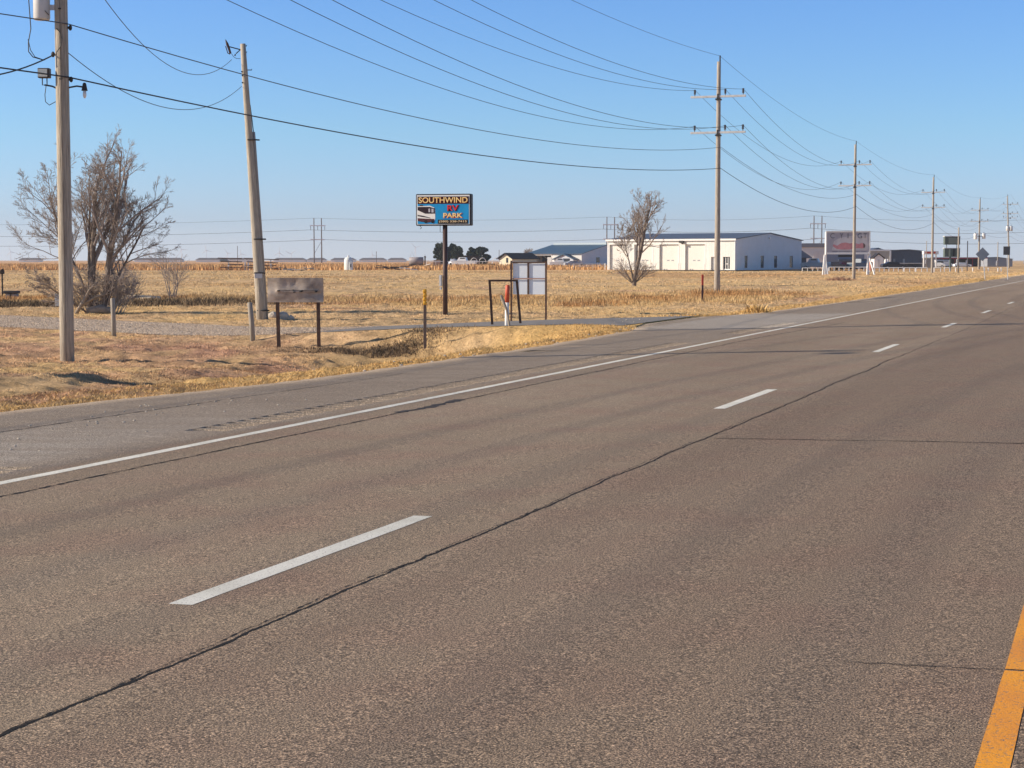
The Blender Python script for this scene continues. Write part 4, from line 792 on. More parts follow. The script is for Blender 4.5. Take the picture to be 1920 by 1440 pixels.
# low dark-roofed house left of it
gz = ZP(500, 400); g, rz = bframe(960, 400, 38, gz); B = thing('house', 'small cream gabled house with a dark roof at the left of the blue roofed barn', 'building', g, rz)
Ly = along(936, g, rz, 'y'); Lx = 9.5; he = ZP(486, 400)-gz; hr = ZP(475.5, 400)-gz; crm = mat('cream_siding', (.72, .66, .48), .7, .04, 2)
b = MB(); b.box(0, Lx, 0, Ly, 0, he); b.prism([(0.01, he), (Ly-.01, he), (Ly/2, hr-.05)], 0, Lx, M); b.build('wall', crm, B); gable_roof(B, Lx, Ly, he, hr, mat('dark_shingle', (.025, .025, .035), .8), .5, .18, 'x')
b = MB(); b.box(-.05, -.01, Ly*.3, Ly*.45, .9, 2.0); b.build('window', glass, B)
# white building with grey roof behind the billboard
gz = ZP(504, 350); g = onD(1500, 352); g.z = gz; K = 352/F; B = thing('workshop', 'white metal workshop with a flat grey roof band behind the billboard', 'building', g, 0)
he = (504-464)*K; X = lambda px: (px-1500)*K
b = MB(); b.box(X(1490), X(1545), 0, 14, 0, he); b.build('wall', wmet, B); b = MB(); b.box(X(1617), X(1630), 0, 14, 0, (504-477)*K); b.build('side_wing', wmet, B); b = MB(); b.box(X(1489), X(1546), -.3, 14.2, he, he+7.5*K); b.build('roof', groof, B)
b = MB(); b.box(X(1545)+.01, X(1617)-.01, -.25, 12, 0, (504-462)*K); b.build('entrance_block', mat('shaded_front_wall', (.16, .20, .28), .7), B)  # slate blue colour stands in for shade on the white front
b = MB(); b.box(X(1568), X(1598), -.9, -.26, (504-490)*K, (504-486)*K); b.build('awning', rmet, B); b = MB(); b.box(X(1568), X(1596), -.32, -.26, (504-482)*K, (504-478)*K); b.build('sign_board', blackm, B)
for a, c in ((1522, 1530), (1532, 1541)): b = MB(); b.box(X(a), X(c), -.06, -.01, 0, (504-471)*K); b.build('roll_up_door', doorw, B)
b = MB(); b.box(X(1580), X(1596), -.31, -.26, 0, (504-491)*K); b.build('glazed_entrance', glass, B)
# beige front and charcoal building
gz = ZP(503, 372); K = 372/F; g = onD(1667, 372); g.z = gz; B = thing('shop_building', 'beige fronted shop with a charcoal side wall right of the billboard', 'building', g, 0); X = lambda px: (px-1667)*K
b = MB(); b.box(X(1628), -.01, 0, 9, 0, (503-471)*K); b.build('front_wall', ribbed('beige_ribbed_metal', (.45, .42, .36), .35), B)
b = MB(); b.box(X(1626), X(1667), -.2, -.02, (503-471)*K, (503-468)*K); b.box(-.35, 0, -.2, -.02, 0, (503-471)*K); b.build('trim', whitep, B)
b = MB(); b.prism([(0, 0), (X(1725), 0), (X(1725), (503-471)*K), (X(1700), (503-469)*K), (X(1672), (503-470.5)*K), (0, (503-470.5)*K)], .0, 15); b.build('side_wall', dmet, B); b = MB(); b.prism([(-.2, (503-470)*K), (X(1672), (503-470)*K), (X(1700), (503-468.5)*K), (X(1726), (503-470.5)*K), (X(1726), (503-469.8)*K), (X(1700), (503-467.6)*K), (0, (503-469)*K)], -.2, 15.3); b.build('roof', groof, B)
b = MB()
b.box(X(1675), X(1722), -2.3, -.05, (503-494.5)*K, (503-493)*K); b.build('porch_roof', mat('pale_tin', (.45, .47, .48), .5), B)
for px in (1671, 1689): b = MB(); b.box(X(px), X(px+4), -.12, -.01, .5, 2.0); b.build('window', mat('grey_window', (.2, .22, .24), .3), B)
b = MB(); b.prism([(X(1648), (503-468)*K), (X(1660), (503-464)*K), (X(1672), (503-468)*K)], 9.2, 16); b.build('rear_roof', rmet, B)
# little gabled shed
gz = ZP(503, 345); K = 345/F; g = onD(1644, 345); g.z = gz; B = thing('shed', 'small white gabled shed with a dark roof in front of the beige wall', 'shed', g, 0); X = lambda px: (px-1644)*K
b = MB(); b.prism([(X(1636), 0), (X(1653), 0), (X(1653), 2.0), (X(1644), 2.0+.72), (X(1636), 2.0)], 0, 3); b.build('wall', whitep, B); b = MB(); b.prism([(X(1634), 1.9), (X(1644), 2.75), (X(1655), 1.9), (X(1655), 2.1), (X(1644), 2.95), (X(1634), 2.1)], -.2, 3.2); b.build('roof', MATS['dark_shingle'], B); b = MB(); b.box(X(1642), X(1646), -.05, -.01, 0, 1.7); b.build('door', mat('grey_door', (.4, .4, .4), .5), B)
for k, px in enumerate((1657, 1661)): g = onD(px, 344); b = MB(); b.tube([(0, 0, 0), (0, 0, 1.2), (0, 0, 1.7), (0, 0, 1.8)], [.25, .3, .2, .05], 10); o = b.build('white_tank', whitep, None, True); o.location = (g.x, 344, ZP(503, 344)); tag(o, ('white propane bottle next to the gabled shed', 'white propane bottle on the far side from the gabled shed')[k], 'tank', 'white bottles by the shed')
# petrol station, long dark shelter and grey building
gz = ZP(501, 470); K = 470/F; g = onD(1790, 470); g.z = gz; B = thing('open_shelter', 'long dark open shelter with a thin red roof edge behind the poles', 'building', g, 0); X = lambda px: (px-1790)*K
b = MB(); b.box(X(1742), X(1846), 6, 6.3, 0, (501-484)*K); b.build('back_wall', mat('bay_dark', (.055, .05, .05), .9), B); b = MB(); b.box(X(1740), X(1847), -.5, 8, (501-484.5)*K, (501-482.5)*K); b.build('roof', groof, B)
b = MB(); b.box(X(1740), X(1847), -.6, -.51, (501-485)*K, (501-483.3)*K); b.build('roof_edge', mat('maroon_trim', (.30, .03, .05), .5), B)
for px in (1764, 1786, 1819, 1832): b = MB(); b.tube([(X(px), -.2, 0), (X(px), -.2, (501-485)*K)], .09, 8); b.build('column', mat('maroon_trim', (.3, .03, .05), .5), B)
g = onD(1870, 480); g.z = ZP(500, 480); K = 480/F; B = thing('warehouse', 'low grey warehouse with a sloping roof at the right end of the shelter', 'building', g, 0); X = lambda px: (px-1870)*K
b = MB(); b.prism([(X(1847), 0), (X(1894), 0), (X(1894), (500-486)*K), (X(1866), (500-482.5)*K), (X(1847), (500-483.5)*K)], 0, 14); b.build('wall', ribbed('grey_blue_ribbed', (.30, .32, .35), .35), B); b = MB(); b.prism([(X(1846), (500-483.4)*K), (X(1866), (500-482.4)*K), (X(1895), (500-485.9)*K), (X(1895), (500-485.3)*K), (X(1866), (500-481.8)*K), (X(1846), (500-482.8)*K)], -.3, 14.3); b.build('roof', groof, B)
g = onD(1740, 410); g.z = ZP(503, 410); K = 410/F; B = thing('fuel_canopy', 'fuel station canopy with a red band behind the third pole', 'canopy', g, 0); X = lambda px: (px-1740)*K
b = MB(); b.box(X(1728), X(1756), 0, 6, (503-477)*K, (503-471)*K); cb = b.build('fascia', whitep, B); b = MB(); b.box(X(1731), X(1750), -.06, -.01, (503-475.5)*K, (503-472)*K); b.build('red_band', mat('red_marker', (.5, .05, .04), .5), cb)
for px in (1730, 1753): b = MB(); b.tube([(X(px), 1, 0), (X(px), 1, (503-477)*K)], .16, 8); b.build('column', whitep, B)
b = MB(); b.box(X(1731), X(1762), 7, 12, 0, (503-484)*K); b.build('kiosk', mat('grey_kiosk', (.22, .23, .25), .7), B)
# green steel price sign seen from behind
g = onD(1778, 300); g.z = ZP(508, 300); K = 300/F; B = thing('price_sign', 'two tier green steel sign structure seen from the back', 'sign', g, R(8)); X = lambda px: (px-1778)*K
grn = mat('green_grey_steel', (.10, .13, .11), .6, .1, 2); gpan = mat('pale_green_panel', (.22, .26, .22), .6)
for zt, zb, m_ in ((444, 459, gpan), (466, 482, grn)):
    Z = lambda py: (508-py)*K; b = MB(); b.box(X(1765), X(1795), -.35, .35, Z(zb), Z(zt), bev=.03); pn = b.build('sign_box', grn, B)
    b = MB(); b.box(X(1772), X(1793), -.4, -.352, Z(zb-2), Z(zt+2)); b.build('back_panel', m_, pn); b = MB(); b.box(X(1764), X(1796), -.38, .38, Z(zt), Z(zt-1)); b.build('cap', whitep, pn)
    if m_ is grn:
        for px in (1773, 1781, 1787): b = MB(); b.box(X(px), X(px)+.25, -.5, -.401, Z(zb-1), Z(zt+1)); b.build('rib', gpan if px != 1781 else blackm, pn)
b = MB(); b.tube([(X(1777.5), 0, -.3), (X(1777.5), 0, (508-482)*K)], .16, 10); b.build('post', grn, B)
for px in (1770, 1790): b = MB(); b.tube([(X(px), 0, (508-466)*K), (X(px), 0, (508-459)*K)], .06, 8); b.build('strut', grn, B)
# billboard
D = 235; g = onD(1586, D); g.z = ZP(517, D); K = D/F; B = thing('billboard', 'white framed billboard with a faded pinkish picture behind a utility pole', 'billboard', g, 0); X = lambda px: (px-1586)*K; Z = lambda py: (517-py)*K
b = MB(); b.box(X(1547), X(1626), -.05, .12, Z(473.5), Z(436)); pn = b.build('panel', mat('faded_poster', (.52, .50, .52), .7, 0, .7, col2=(.34, .33, .40)), B)
b = MB(); b.box(X(1545), X(1628), -.12, .2, Z(436), Z(433.5)); b.box(X(1545), X(1628), -.12, .2, Z(477), Z(473.5)); b.box(X(1545), X(1547), -.12, .2, Z(473.5), Z(436)); b.box(X(1626), X(1628), -.12, .2, Z(473.5), Z(436)); b.build('frame', whitep, B)
def bpoly(nm_, pts, m_, l=.0): bb = MB(); bb.prism([(X(u), Z(v)) for u, v in pts], -.07-l, -.052-l); return bb.build(nm_, m_, pn)
bpoly('sheet', [(1556, 470), (1560, 452), (1572, 446), (1600, 441), (1622, 440), (1624, 470)], mat('poster_pale', (.60, .57, .58), .7, .12, 1.0))
skin = mat('poster_pink', (.56, .25, .27), .7, .25, 1.2)
bpoly('figure', [(1559, 458), (1566, 461), (1574, 456), (1582, 455), (1590, 457), (1597, 455), (1603, 457), (1611, 459), (1612, 465), (1600, 466), (1588, 468), (1574, 468), (1565, 467), (1558, 462)], skin, .02)
bpoly('figure_head', [(1612+5.5*math.cos(a), 461+5*math.sin(a)) for a in [k*math.pi/7 for k in range(14)]], skin, .04); bpoly('figure_hair', [(1613+5.5*math.cos(a), 461+5.2*math.sin(a)) for a in [-1.3+k*.35 for k in range(8)]], mat('poster_brown', (.13, .08, .08), .7), .06)
inkm = mat('poster_ink', (.07, .07, .09), .7)
for ch, px in (('C', 1557), ('Y', 1574), ('I', 1586), ('G', 1608), ('T', 1618)):
    text(pn, 'letter', ch, inkm, X(px), Z(442.5), 9*K, -.12, (8 if ch in 'CG' else 6 if ch != 'I' else 1.2)*K, off=-.01)
text(pn, 'small_print', 'IIIII IIIIIIIIII IIIIIII IIII', inkm, X(1588), Z(471.5), 1.2*K, -.1, 62*K)
for px0, px1, py in ((1543.5, 1538.5, 518), (1543.5, 1543.5, 518), (1545, 1549, 518), (1625, 1621.5, 515), (1626, 1635.5, 533)):
    b = MB(); b.tube([(X(px0), .3, Z(478)), (X(px1), -.4 if py < 530 else -2.5, Z(py+2))], .10, 8); b.build('leg', whitep, B)
for px in (1546, 1626): b = MB(); b.tube([(X(px), .35, Z(517)-.3), (X(px), .35, Z(436))], .14, 8); b.build('post', whitep, B)
# pipe fence
fence = thing('pipe_fence', 'long white pipe rail fence in front of the parked cars', 'fence', Vector((0, 0, 0)))
def fp(px, D, py): g = onD(px, D); return Vector((g.x, D, ZP(py, D)))
b = MB(); posts = []
secs = [(1502, 1550, 300, 502.5, 507), (1552, 1626, 298, 501, 508), (1628, 1690, 290, 502, 508), (1692, 1712, 285, 502, 509), (1714, 1735, 283, 502, 509.5), (1748, 1760, 280, 502, 510), (1767, 1777, 280, 502, 509.5), (1788, 1800, 282, 502, 509)]
for a, c, D, yt, yb in secs:
    b.tube([fp(a, D, yt), fp(c, D, yt)], .07, 8); n_ = max(1, round((c-a)/9))
    for k in range(n_+1): px = a+(c-a)*k/n_; q = MB(); q.tube([fp(px, D, yb+1.5), fp(px, D, yt)], .075, 8); q.build('post', whitep, fence)
b.build('rail', whitep, fence)
for k, px in enumerate((1820, 1842, 1849, 1867, 1873)):
    D = 285; q = MB(); q.tube([fp(px, D, 510), fp(px, D, 502)], .09, 8); q.build('post', whitep, fence)
# back of road signs
g = G(1848, 527); D = g.y; K = D/F; t = thing('warning_sign', 'back of a tilted grey diamond warning sign on a thin post', 'road sign', g); b = MB(); b.tube([(0, 0, -.3), (-6*K, 0, 46*K)], .035, 8); b.build('post', galv, t)
M2 = Matrix.Translation((-7*K, -.05, 50*K)) @ Euler((0, R(45), 0)).to_matrix().to_4x4(); b = MB(); s_ = 9.2*K; b.box(-s_, s_, -.01, .01, -s_, s_, M2, bev=.006); b.build('plate', mat('dull_aluminium', (.33, .35, .36), .5, .08, 3, metal=.3), t)
g = G(1886, 518); D = min(g.y, 150); g = onD(1886, D); g.z = hz1(g.x, D); K = D/F; t = thing('road_sign', 'back of a dark rectangular road sign beside the leaning pole', 'road sign', g); b = MB(); b.tube([(0, 0, -.3), (-3*K, 0, ZP(462, D)-g.z)], .035, 8); b.build('post', galv, t)
b = MB(); b.box(-10*K, 2.5*K, -.07, -.05, ZP(478, D)-g.z, ZP(462, D)-g.z); b.build('plate', mat('dark_sign_back', (.13, .125, .12), .7), t)
# small service poles near the fence
for px, D, top_, py, r, lab in ((1792.5, 262, 427, 510, .13, 'short wooden service pole in front of the two tier green sign'), (1809.5, 300, 452, 509, .10, 'short service pole with meter boxes between two taller poles'), (1866, 330, 454, 508, .10, 'short service pole between the transformer pole and the road sign'), (1733, 400, 452, 503, .10, 'thin pole rising beside the fuel canopy'), (1916, 420, 470, 502, .13, 'short pole at the far right edge')):
    K = D/F; g = onD(px, D); g.z = ZP(py, D); t = thing('service_pole', lab, 'pole', g, 0, 'short service poles near the pipe fence'); b = MB(); b.tube([(0, 0, -.3), (0, 0, (py-top_)*K)], [r, r*.8], 10); b.build('pole', wood_far, t, True)
    b = MB(); b.box(-.28, -.05, -.2, 0, 1.0, 1.9, bev=.02); b.build('meter_box', galv, t)
# ---------------------------------------------------------------- vehicles
def vehicle(kind, label, px, D, L, col, rz, gz=None, group='vehicles parked behind the pipe fence'):
    g = onD(px, D)
    if gz is not None: g.z = gz
    t = thing('parked_car' if kind != 'pickup' else 'pickup_truck', label, 'car' if kind != 'pickup' else 'truck', g, rz, group); m = mat('car_paint_%d' % int(col[0]*99+col[2]*9), col, .3, spec=.5); h = .5
    if kind == 'pickup': pr = [(-h, .09), (h, .09), (h, .22), (.47, .245), (.27, .26), (.19, .40), (-.08, .40), (-.12, .255), (-.49, .255), (-h, .22)]
    elif kind == 'van': pr = [(-h, .09), (h, .09), (h, .2), (.42, .25), (.3, .42), (-.46, .43), (-h, .3)]
    else: pr = [(-h, .08), (h, .08), (h, .17), (.46, .2), (.25, .215), (.12, .32), (-.22, .325), (-.38, .23), (-.49, .22), (-h, .17)]
    P = [(x*L, z*L*.95) for x, z in pr]; b = MB(); b.prism(P, -.9, .9); body = b.build('body', m, t)
    bm = bmesh.new(); bm.from_mesh(body.data); zc = max(z for _, z in P)
    for v in bm.verts:
        if v.co.z > .25*L: v.co.y *= .78
    bmesh.ops.bevel(bm, geom=[e for e in bm.edges], offset=.05, segments=2, affect='EDGES'); bm.to_mesh(body.data); bm.free()
    b = MB(); wz0, wz1 = .265*L*.95, (.38 if kind == 'pickup' else .30 if kind == 'car' else .38)*L*.95; xa, xb = {'pickup': (-.07, .19), 'van': (-.4, .28), 'car': (-.24, .14)}[kind]; b.prism([(xa*L, wz0), (xb*L, wz0), ((xb-.05)*L, wz1), ((xa+.03)*L, wz1)], -.80, .80); b.build('window', glass, t)
    for sx in (-.31, .32):
        for sy in (-1, 1): b = MB(); b.tube([(sx*L, sy*.72, .33), (sx*L, sy*.93, .33)], .33, 16); wh = b.build('wheel', mat('tyre', (.02, .02, .02), .8), t); b = MB(); b.tube([(sx*L, sy*.931, .33), (sx*L, sy*.94, .33)], .18, 12); b.build('rim', galv, wh)
    for sy in (-.65, .65): b = MB(); b.box(h*L-.03, h*L+.02, sy-.14, sy+.14, .17*L*.9-.1, .17*L*.9+.08); b.build('headlight', mat('lamp_glass', (.7, .7, .7), .2), t)
    return t
zf_ = ZP(505, 320)
vehicle('pickup', 'pale silver pickup parked beside the shade-grey gable of the white barn', 1527, 318, 5.2, (.42, .43, .45), R(160), zf_)
vehicle('car', 'brownish car parked low under the left half of the billboard', 1562, 320, 4.4, (.28, .17, .13), R(10), zf_); vehicle('car', 'red car parked under the middle of the billboard', 1583, 322, 4.4, (.40, .03, .05), R(20), zf_)
vehicle('pickup', 'dark blue pickup parked just right of the pole under the billboard', 1609, 320, 5.0, (.06, .10, .15), R(35), zf_); vehicle('car', 'black car parked in front of the small gabled shed', 1672, 322, 4.5, (.02, .02, .025), R(5), zf_)
vehicle('van', 'white van parked under the dark open shelter', 1763, 455, 5.0, (.75, .75, .74), R(15), ZP(502, 455)); vehicle('car', 'white car parked under the right part of the open shelter', 1800, 458, 4.5, (.76, .76, .76), R(5), ZP(502, 458)); vehicle('car', 'white car at the left end of the open shelter', 1752, 450, 4.4, (.70, .70, .68), R(170), ZP(502, 450))
g0 = 'vehicles parked in the far yard'
vehicle('pickup', 'white pickup parked in the yard behind the dark berm', 871, 400, 5.6, (.78, .78, .76), R(170), ZP(500, 400), g0); vehicle('car', 'pale green car in front of the blue roofed barn', 1076, 400, 4.6, (.42, .52, .45), R(10), ZP(501, 400), g0); vehicle('pickup', 'white pickup in front of the white wall of the blue roofed barn', 1052, 402, 5.2, (.70, .72, .70), R(175), ZP(501, 402), g0)
g = onD(1630, 240); b = MB(); z_ = ZP(510, 240); b.tube([(0, 0, 0), (0, 0, .05), (0, 0, .75), (0, 0, 1.15), (0, 0, 1.2)], [.28, .27, .25, .22, .1], 14); o = b.build('barrel', mat('faded_red_orange', (.45, .16, .10), .6, .15, 3), None, True); o.location = (g.x, 240, z_+.2); tag(o, 'faded orange barrel at the right leg of the billboard', 'barrel')
# ---------------------------------------------------------------- yard things in the field
D = 330; K = D/F; g = onD(655, D); g.z = ZP(508, D); t = thing('white_tank', 'upright white tank with a small cap standing at the edge of the stubble field', 'tank', g)
b = MB(); b.tube([(0, 0, 0), (0, 0, .1), (0, 0, 2.0), (0, 0, 2.45), (0, 0, 2.6)], [.75, .82, .82, .65, .25], 18); b.build('body', mat('chalky_white', (.70, .74, .72), .6, .06, 2), t, True); b = MB(); b.tube([(0, 0, 2.55), (0, 0, 2.75), (0, 0, 2.95)], [.1, .2, .08], 10); b.build('cap', whitep, t, True)
b = MB(); b.box(.25, .8, -1.0, -.6, 0, 1.7, bev=.05); b.box(-.9, .9, -1.1, -.9, 0, .18); b.build('front_hatch', MATS['chalky_white'], t); b = MB(); b.box(.42, .6, -1.03, -1.001, .7, 1.3); b.build('opening', blackm, t)
# pipe rack
K = 330/F; g = onD(470, 330); g.z = ZP(509, 330); t = thing('pipe_rack', 'long pipe rack of white uprights carrying dark horizontal pipes', 'rack', g); X = lambda px: (px-470)*K; Z = lambda py: (509-py)*K
for px in (431, 462, 468, 510): b = MB(); b.box(X(px)-.1, X(px)+.1, -.15, .15, -.2, Z(486)); b.box(X(px)-.18, X(px)+.18, -.8, .8, Z(499), Z(498)); b.build('upright', whitep, t)
for a, c, y0, y1 in ((411, 457, 484, 485), (461, 478, 485, 485.5), (498, 526, 486, 487), (417, 457, 490.5, 491), (466, 524, 491, 493), (430, 458, 496, 496), (462, 520, 498, 498), (416, 458, 501.5, 502), (462, 524, 502, 503.5)):
    b = MB(); b.tube([(X(a), -.3, Z(y0)), (X(c), -.3, Z(y1))], .09, 8); b.build('pipe', rust, t)
b = MB(); b.tube([(X(426), -.4, Z(500)), (X(436), -.4, Z(506)), (X(450), -.4, Z(508))], .08, 6); b.build('brace', rust, t)
def heap(label, px, py, D, w_, h_, m, seed, name='debris_pile', cat='pile'):
    g = onD(px, D); g.z = ZP(py, D); r_ = random.Random(seed); t = thing(name, label, cat, g)
    for k in range(9): b = MB(); a = r_.uniform(-w_/2, w_/2); l = r_.uniform(.5, 1.6); b.box(-l, l, -.12, .12, -.05, .05, Matrix.Translation((a, r_.uniform(-.4, .4), r_.uniform(.05, h_))) @ Euler((r_.uniform(-.2, .2), r_.uniform(-.25, .25), r_.uniform(-.6, .6))).to_matrix().to_4x4()); b.build('board', m if k else whitep, t)
heap('low pile of grey boards lying in the field right of the leaning pole', 570, 507, 310, 6, .35, mat('grey_board', (.28, .25, .22), .9), 1)
heap('dark heap of scrap boards in the field left of the sign post', 742, 505, 300, 5, .6, mat('dark_scrap', (.04, .03, .03), .9), 2)
heap('pile of tan boards below the tanker wagon', 812, 500, 380, 5, .6, mat('tan_board', (.35, .22, .15), .9), 3)
# tanker wagon, crates, dome, dark shed, berm
K = 390/F; g = onD(784, 390); g.z = ZP(502, 390); t = thing('tank_wagon', 'grey horizontal tank on a low wagon at the left end of the yard', 'wagon', g)
b = MB(); b.tube([(-1.9, 0, 1.5), (-1.8, 0, 1.5), (1.2, 0, 1.5), (1.3, 0, 1.5)], [.3, .85, .85, .3], 16); b.build('tank', mat('grey_tank', (.32, .29, .29), .5, .15, 1), t, True); b = MB(); b.box(-1.9, 1.9, -.6, .6, .45, .65); b.box(1.5, 1.75, -.6, .6, .5, 2.6); b.build('chassis', rust, t)
for sx in (-1.2, 1.1): b = MB(); b.tube([(sx, -.75, .4), (sx, -.55, .4)], .42, 14); b.build('wheel', MATS['tyre'], t)
b = MB(); b.tube([(-1.9, 0, 2), (-1.2, 0, 3.6), (-.7, 0, 2.2)], .04, 5); b.tube([(1.2, 0, 2), (1.6, 0, 3.0), (1.9, 0, 2.2)], .04, 5); b.build('frame_wire', galv, t)
g = onD(820, 395); g.z = ZP(500, 395); b = MB(); b.box(-.75, .75, -.6, .6, 0, 1.5, bev=.03); b.box(.8, 1.1, -.5, .5, 0, .7); o = b.build('crate', mat('tan_crate', (.50, .36, .27), .8, .1, 2)); o.location = g; tag(o, 'tan wooden crate left of the sign post in the yard', 'crate')
g = onD(852, 410); g.z = ZP(499, 410); t = thing('silver_dome', 'low silver domed bin roof between the evergreens and the pickup', 'bin', g); b = MB(); b.tube([(0, 0, 0), (0, 0, .9), (0, 0, 1.5), (0, 0, 1.75)], [1.35, 1.35, .7, .05], 24); b.build('bin', mat('silver_tin', (.48, .50, .54), .4, metal=.4), t, True); b = MB(); b.box(-1.0, -.4, -1.42, -1.3, 0, .8); b.build('hatch', blackm, t)
g = onD(883, 425); g.z = ZP(500, 425); t = thing('dark_shed', 'low dark brown shed in front of the right hand evergreens', 'shed', g); K = 425/F; b = MB(); b.box(-16*K, 16*K, 0, 3, .2, 20*K); b.build('wall', mat('dark_brown_siding', (.05, .035, .03), .8, .1, 1), t); b = MB(); b.box(-16.5*K, 16.5*K, -.3, 3.2, 20*K, 21*K); b.build('roof', blackm, t)
g = onD(900, 372); g.z = ZP(504, 372); K = 372/F; b = MB(); b.prism([(-25*K, -.2), (27*K, -.2), (28*K, 9.5*K), (0, 10*K), (-12*K, 9*K), (-24*K, 2*K)], 0, 3.5); o = b.build('covered_heap', mat('dark_tarpaulin', (.045, .05, .045), .8, .2, 1.5, bump=.05)); o.location = g; tag(o, 'long dark green tarpaulin covered heap in front of the white pickup', 'heap')
for k, px in enumerate((889, 905, 930)): # white hoops
    g = onD(px, 385); g.z = ZP(500, 385); b = MB(); b.tube([(.75*math.cos(a), 0, .9+1.0*math.sin(a)) for a in [math.pi*j/10 for j in range(11)]]+[(-.85, 0, .1)], .07, 6); o = b.build('white_hoop', whitep, None, True); o.location = g; tag(o, ('white bent hoop standing nearest the white pickup', 'white bent hoop over the middle of the covered heap', 'white bent hoop nearest the small cream house')[k], 'hoop', 'white hoops above the covered heap')
g = onD(905, 392); g.z = ZP(500, 392); K = 392/F; t = thing('yard_fence', 'white rail fence running behind the yard vehicles', 'fence', g)
b = MB(); b.tube([(-105*K, 0, 9.5*K), (35*K, 0, 9.5*K)], .06, 6); b.build('rail', whitep, t)
for k in range(9): b = MB(); x_ = (-105+17.5*k)*K; b.tube([(x_, 0, -.1), (x_, 0, 10*K)], .06, 6); b.build('post', whitep, t)
g = onD(1120, 345); g.z = ZP(503, 345); K = 345/F; t = thing('yard_fence', 'pale rail fence between the blue roofed barn and the white barn', 'fence', g)
for zz in (4, 8): b = MB(); b.tube([(-45*K, 0, zz*K), (16*K, 0, zz*K)], .05, 6); b.build('rail', galv, t)
for k in range(6): b = MB(); x_ = (-45+12*k)*K; b.tube([(x_, 0, -.1), (x_, 0, 9*K)], .05, 6); b.build('post', galv, t)
# ---------------------------------------------------------------- far transmission line, turbines, long low sheds
towers = [(-520, 800), (598, 800), (1144, 780), (1530, 760), (2100, 740)]; tw = []
proto = None
brn = mat('tower_brown', (.14, .11, .10), .8); wht = mat('tower_white', (.72, .72, .74), .6)
for k, (px, D) in enumerate(towers):
    g = onD(px, D); g.z = ZP(492, D); tw.append(g.copy())
    if k in (0, 4): continue
    if proto is None:
        t = proto = thing('transmission_tower', 'x', 'power tower', g, 0, 'wooden H frame towers far beyond the field')
        for sx in (-1.7, 1.7): b = MB(); b.tube([(sx, 0, -1), (sx, 0, 20)], [.3, .2], 8); b.build('pole', brn, t)
        for z_, hw_ in ((16.6, 3.5), (10.3, 3.3)): b = MB(); b.box(-hw_, hw_, -.2, .2, z_-.22, z_+.22); b.build('crossarm', wht, t)
        b = MB(); b.tube([(-1.6, 0, 4), (1.6, 0, 9.5)], .08, 5); b.build('brace', brn, t)
        for x_ in (-3.2, 0, 3.2): b = MB(); b.tube([(x_, 0, 16.4), (x_, 0, 14.6)], .12, 6); b.build('insulator', MATS['grey_porcelain'], t)
    else: t = copy_tree(proto); t.location = g
    t['label'] = ('', 'far H shaped tower between the leaning pole and the park sign', 'far H shaped tower rising left of the slender bare tree', 'far H shaped tower rising left of the billboard')[k]
for j, (x_, z_, lab) in enumerate(((-1.7, 20, 'thin far overhead ground wire above the H shaped towers'), (-3.2, 14.7, 'far power wire on the upper insulators of the H shaped towers'), (3.2, 10.3, 'far power wire on the lower arms of the H shaped towers'))):
    b = MB()
    for k in range(4): sagline(b, tw[k]+Vector((x_, 0, z_)), tw[k+1]+Vector((x_, 0, z_)), (3.0, 1.2, 1.6, 2.5)[k], .07 if j else .045, 20)
    tag(b.build('transmission_wire', alu, fix=False), lab, 'wire', 'far transmission wires')
tu = None; far_ = 3000; whit = mat('turbine_white', (.70, .72, .78), .6); rd = random.Random(5)
spots = [(262, 470), (288, 466), (344, 468), (390, 469), (430, 475), (455, 476), (526, 474), (548, 476), (700, 478), (780, 464), (25, 472), (228, 474)]
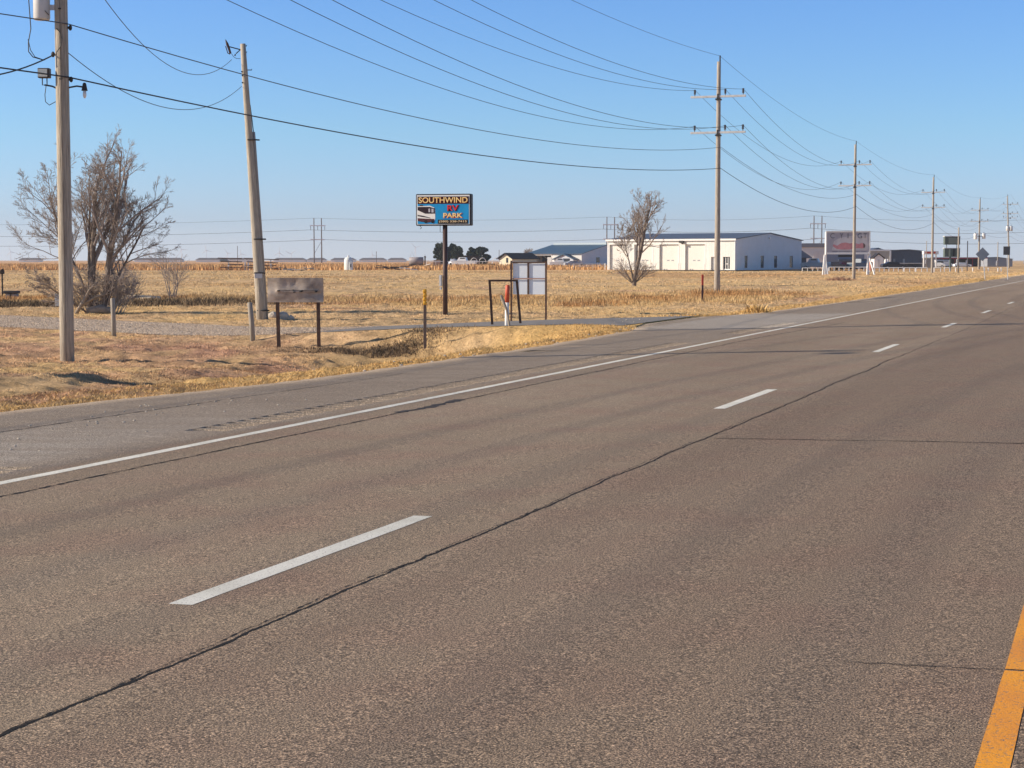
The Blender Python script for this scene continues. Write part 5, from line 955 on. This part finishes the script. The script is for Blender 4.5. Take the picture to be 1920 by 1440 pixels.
for k, (px, py) in enumerate(spots):
    g = onD(px, far_); g.z = -5; hh = ZP(py, far_)+5
    if tu is None:
        t = tu = thing('wind_turbine', 'x', 'wind turbine', g, 0, 'faint wind turbines on the horizon'); b = MB(); b.tube([(0, 0, 0), (0, 0, 1)], [.55/30, .35/30], 8); tb = b.build('tower', whit, t)
        b = MB()
        for j in range(3): a = 2*math.pi*j/3; v = Vector((math.sin(a), 0, math.cos(a))); b.tube([Vector((0, -1, 0)), v*3+Vector((0, -1, 0)), v*11+Vector((0, -1, 0))], [.4, .5, .12], 6)
        b.box(-.6, .6, -1.2, 1.5, -.6, .6); bl = b.build('rotor', whit, t)
    else: t = copy_tree(tu); t.location = g
    for c in t.children:
        if c.name.startswith('tower'): c.scale = (30, 30, hh)
        else: c.location = (0, -1, hh); c.rotation_euler = (0, rd.uniform(0, 2), 0)
    t['label'] = 'faint wind turbine on the far left horizon'
sh = None
for k, (px, w_) in enumerate(((60, 40), (300, 90), (400, 60), (450, 70), (545, 60), (595, 36), (645, 46), (700, 50), (745, 34))):
    D = 1500; K = D/F; g = onD(px, D); g.z = -1.2
    t = thing('long_shed', 'low white shed with a grey roof far away on the left horizon', 'shed', g, 0, 'long low sheds on the horizon'); b = MB(); b.box(-w_*K/2, w_*K/2, 0, 8, 0, 2.6); b.build('wall', whitep, t)
    b = MB(); b.prism([(-w_*K/2-.5, 2.6), (w_*K/2+.5, 2.6), (w_*K/2-3, 4.3), (-w_*K/2+3, 4.3)], -.5, 8.5); b.build('roof', groof, t)
for px, D, top_, lab in ((448, 900, 459, 'thin mast on the horizon above the pipe rack'), (707, 900, 469, 'thin mast on the horizon right of the white tank'), (936, 900, 466, 'thin mast behind the right hand evergreens')):
    g = onD(px, D); b = MB(); b.tube([(0, 0, 0), (0, 0, (492-top_)*D/F)], .16, 6); o = b.build('mast', brn); o.location = (g.x, D, -.5); tag(o, lab, 'mast')
# ---------------------------------------------------------------- air
hzb = MB(); hzb.box(-3990, 3990, -3990, 3990, -12, 48); hz_o = hzb.build('haze', bpy.data.materials.new('haze')); hm_ = hz_o.data.materials[0]; hm_.use_nodes = True; n = hm_.node_tree
for q in list(n.nodes):
    if q.type == 'BSDF_PRINCIPLED': n.nodes.remove(q)
pv = n.nodes.new('ShaderNodeVolumePrincipled'); pv.inputs['Color'].default_value = (.90, .93, .99, 1); pv.inputs['Density'].default_value = 1.6e-4; pv.inputs['Anisotropy'].default_value = .2
n.links.new(pv.outputs[0], [q for q in n.nodes if q.type == 'OUTPUT_MATERIAL'][0].inputs['Volume']); tag(hz_o, kind='stuff')
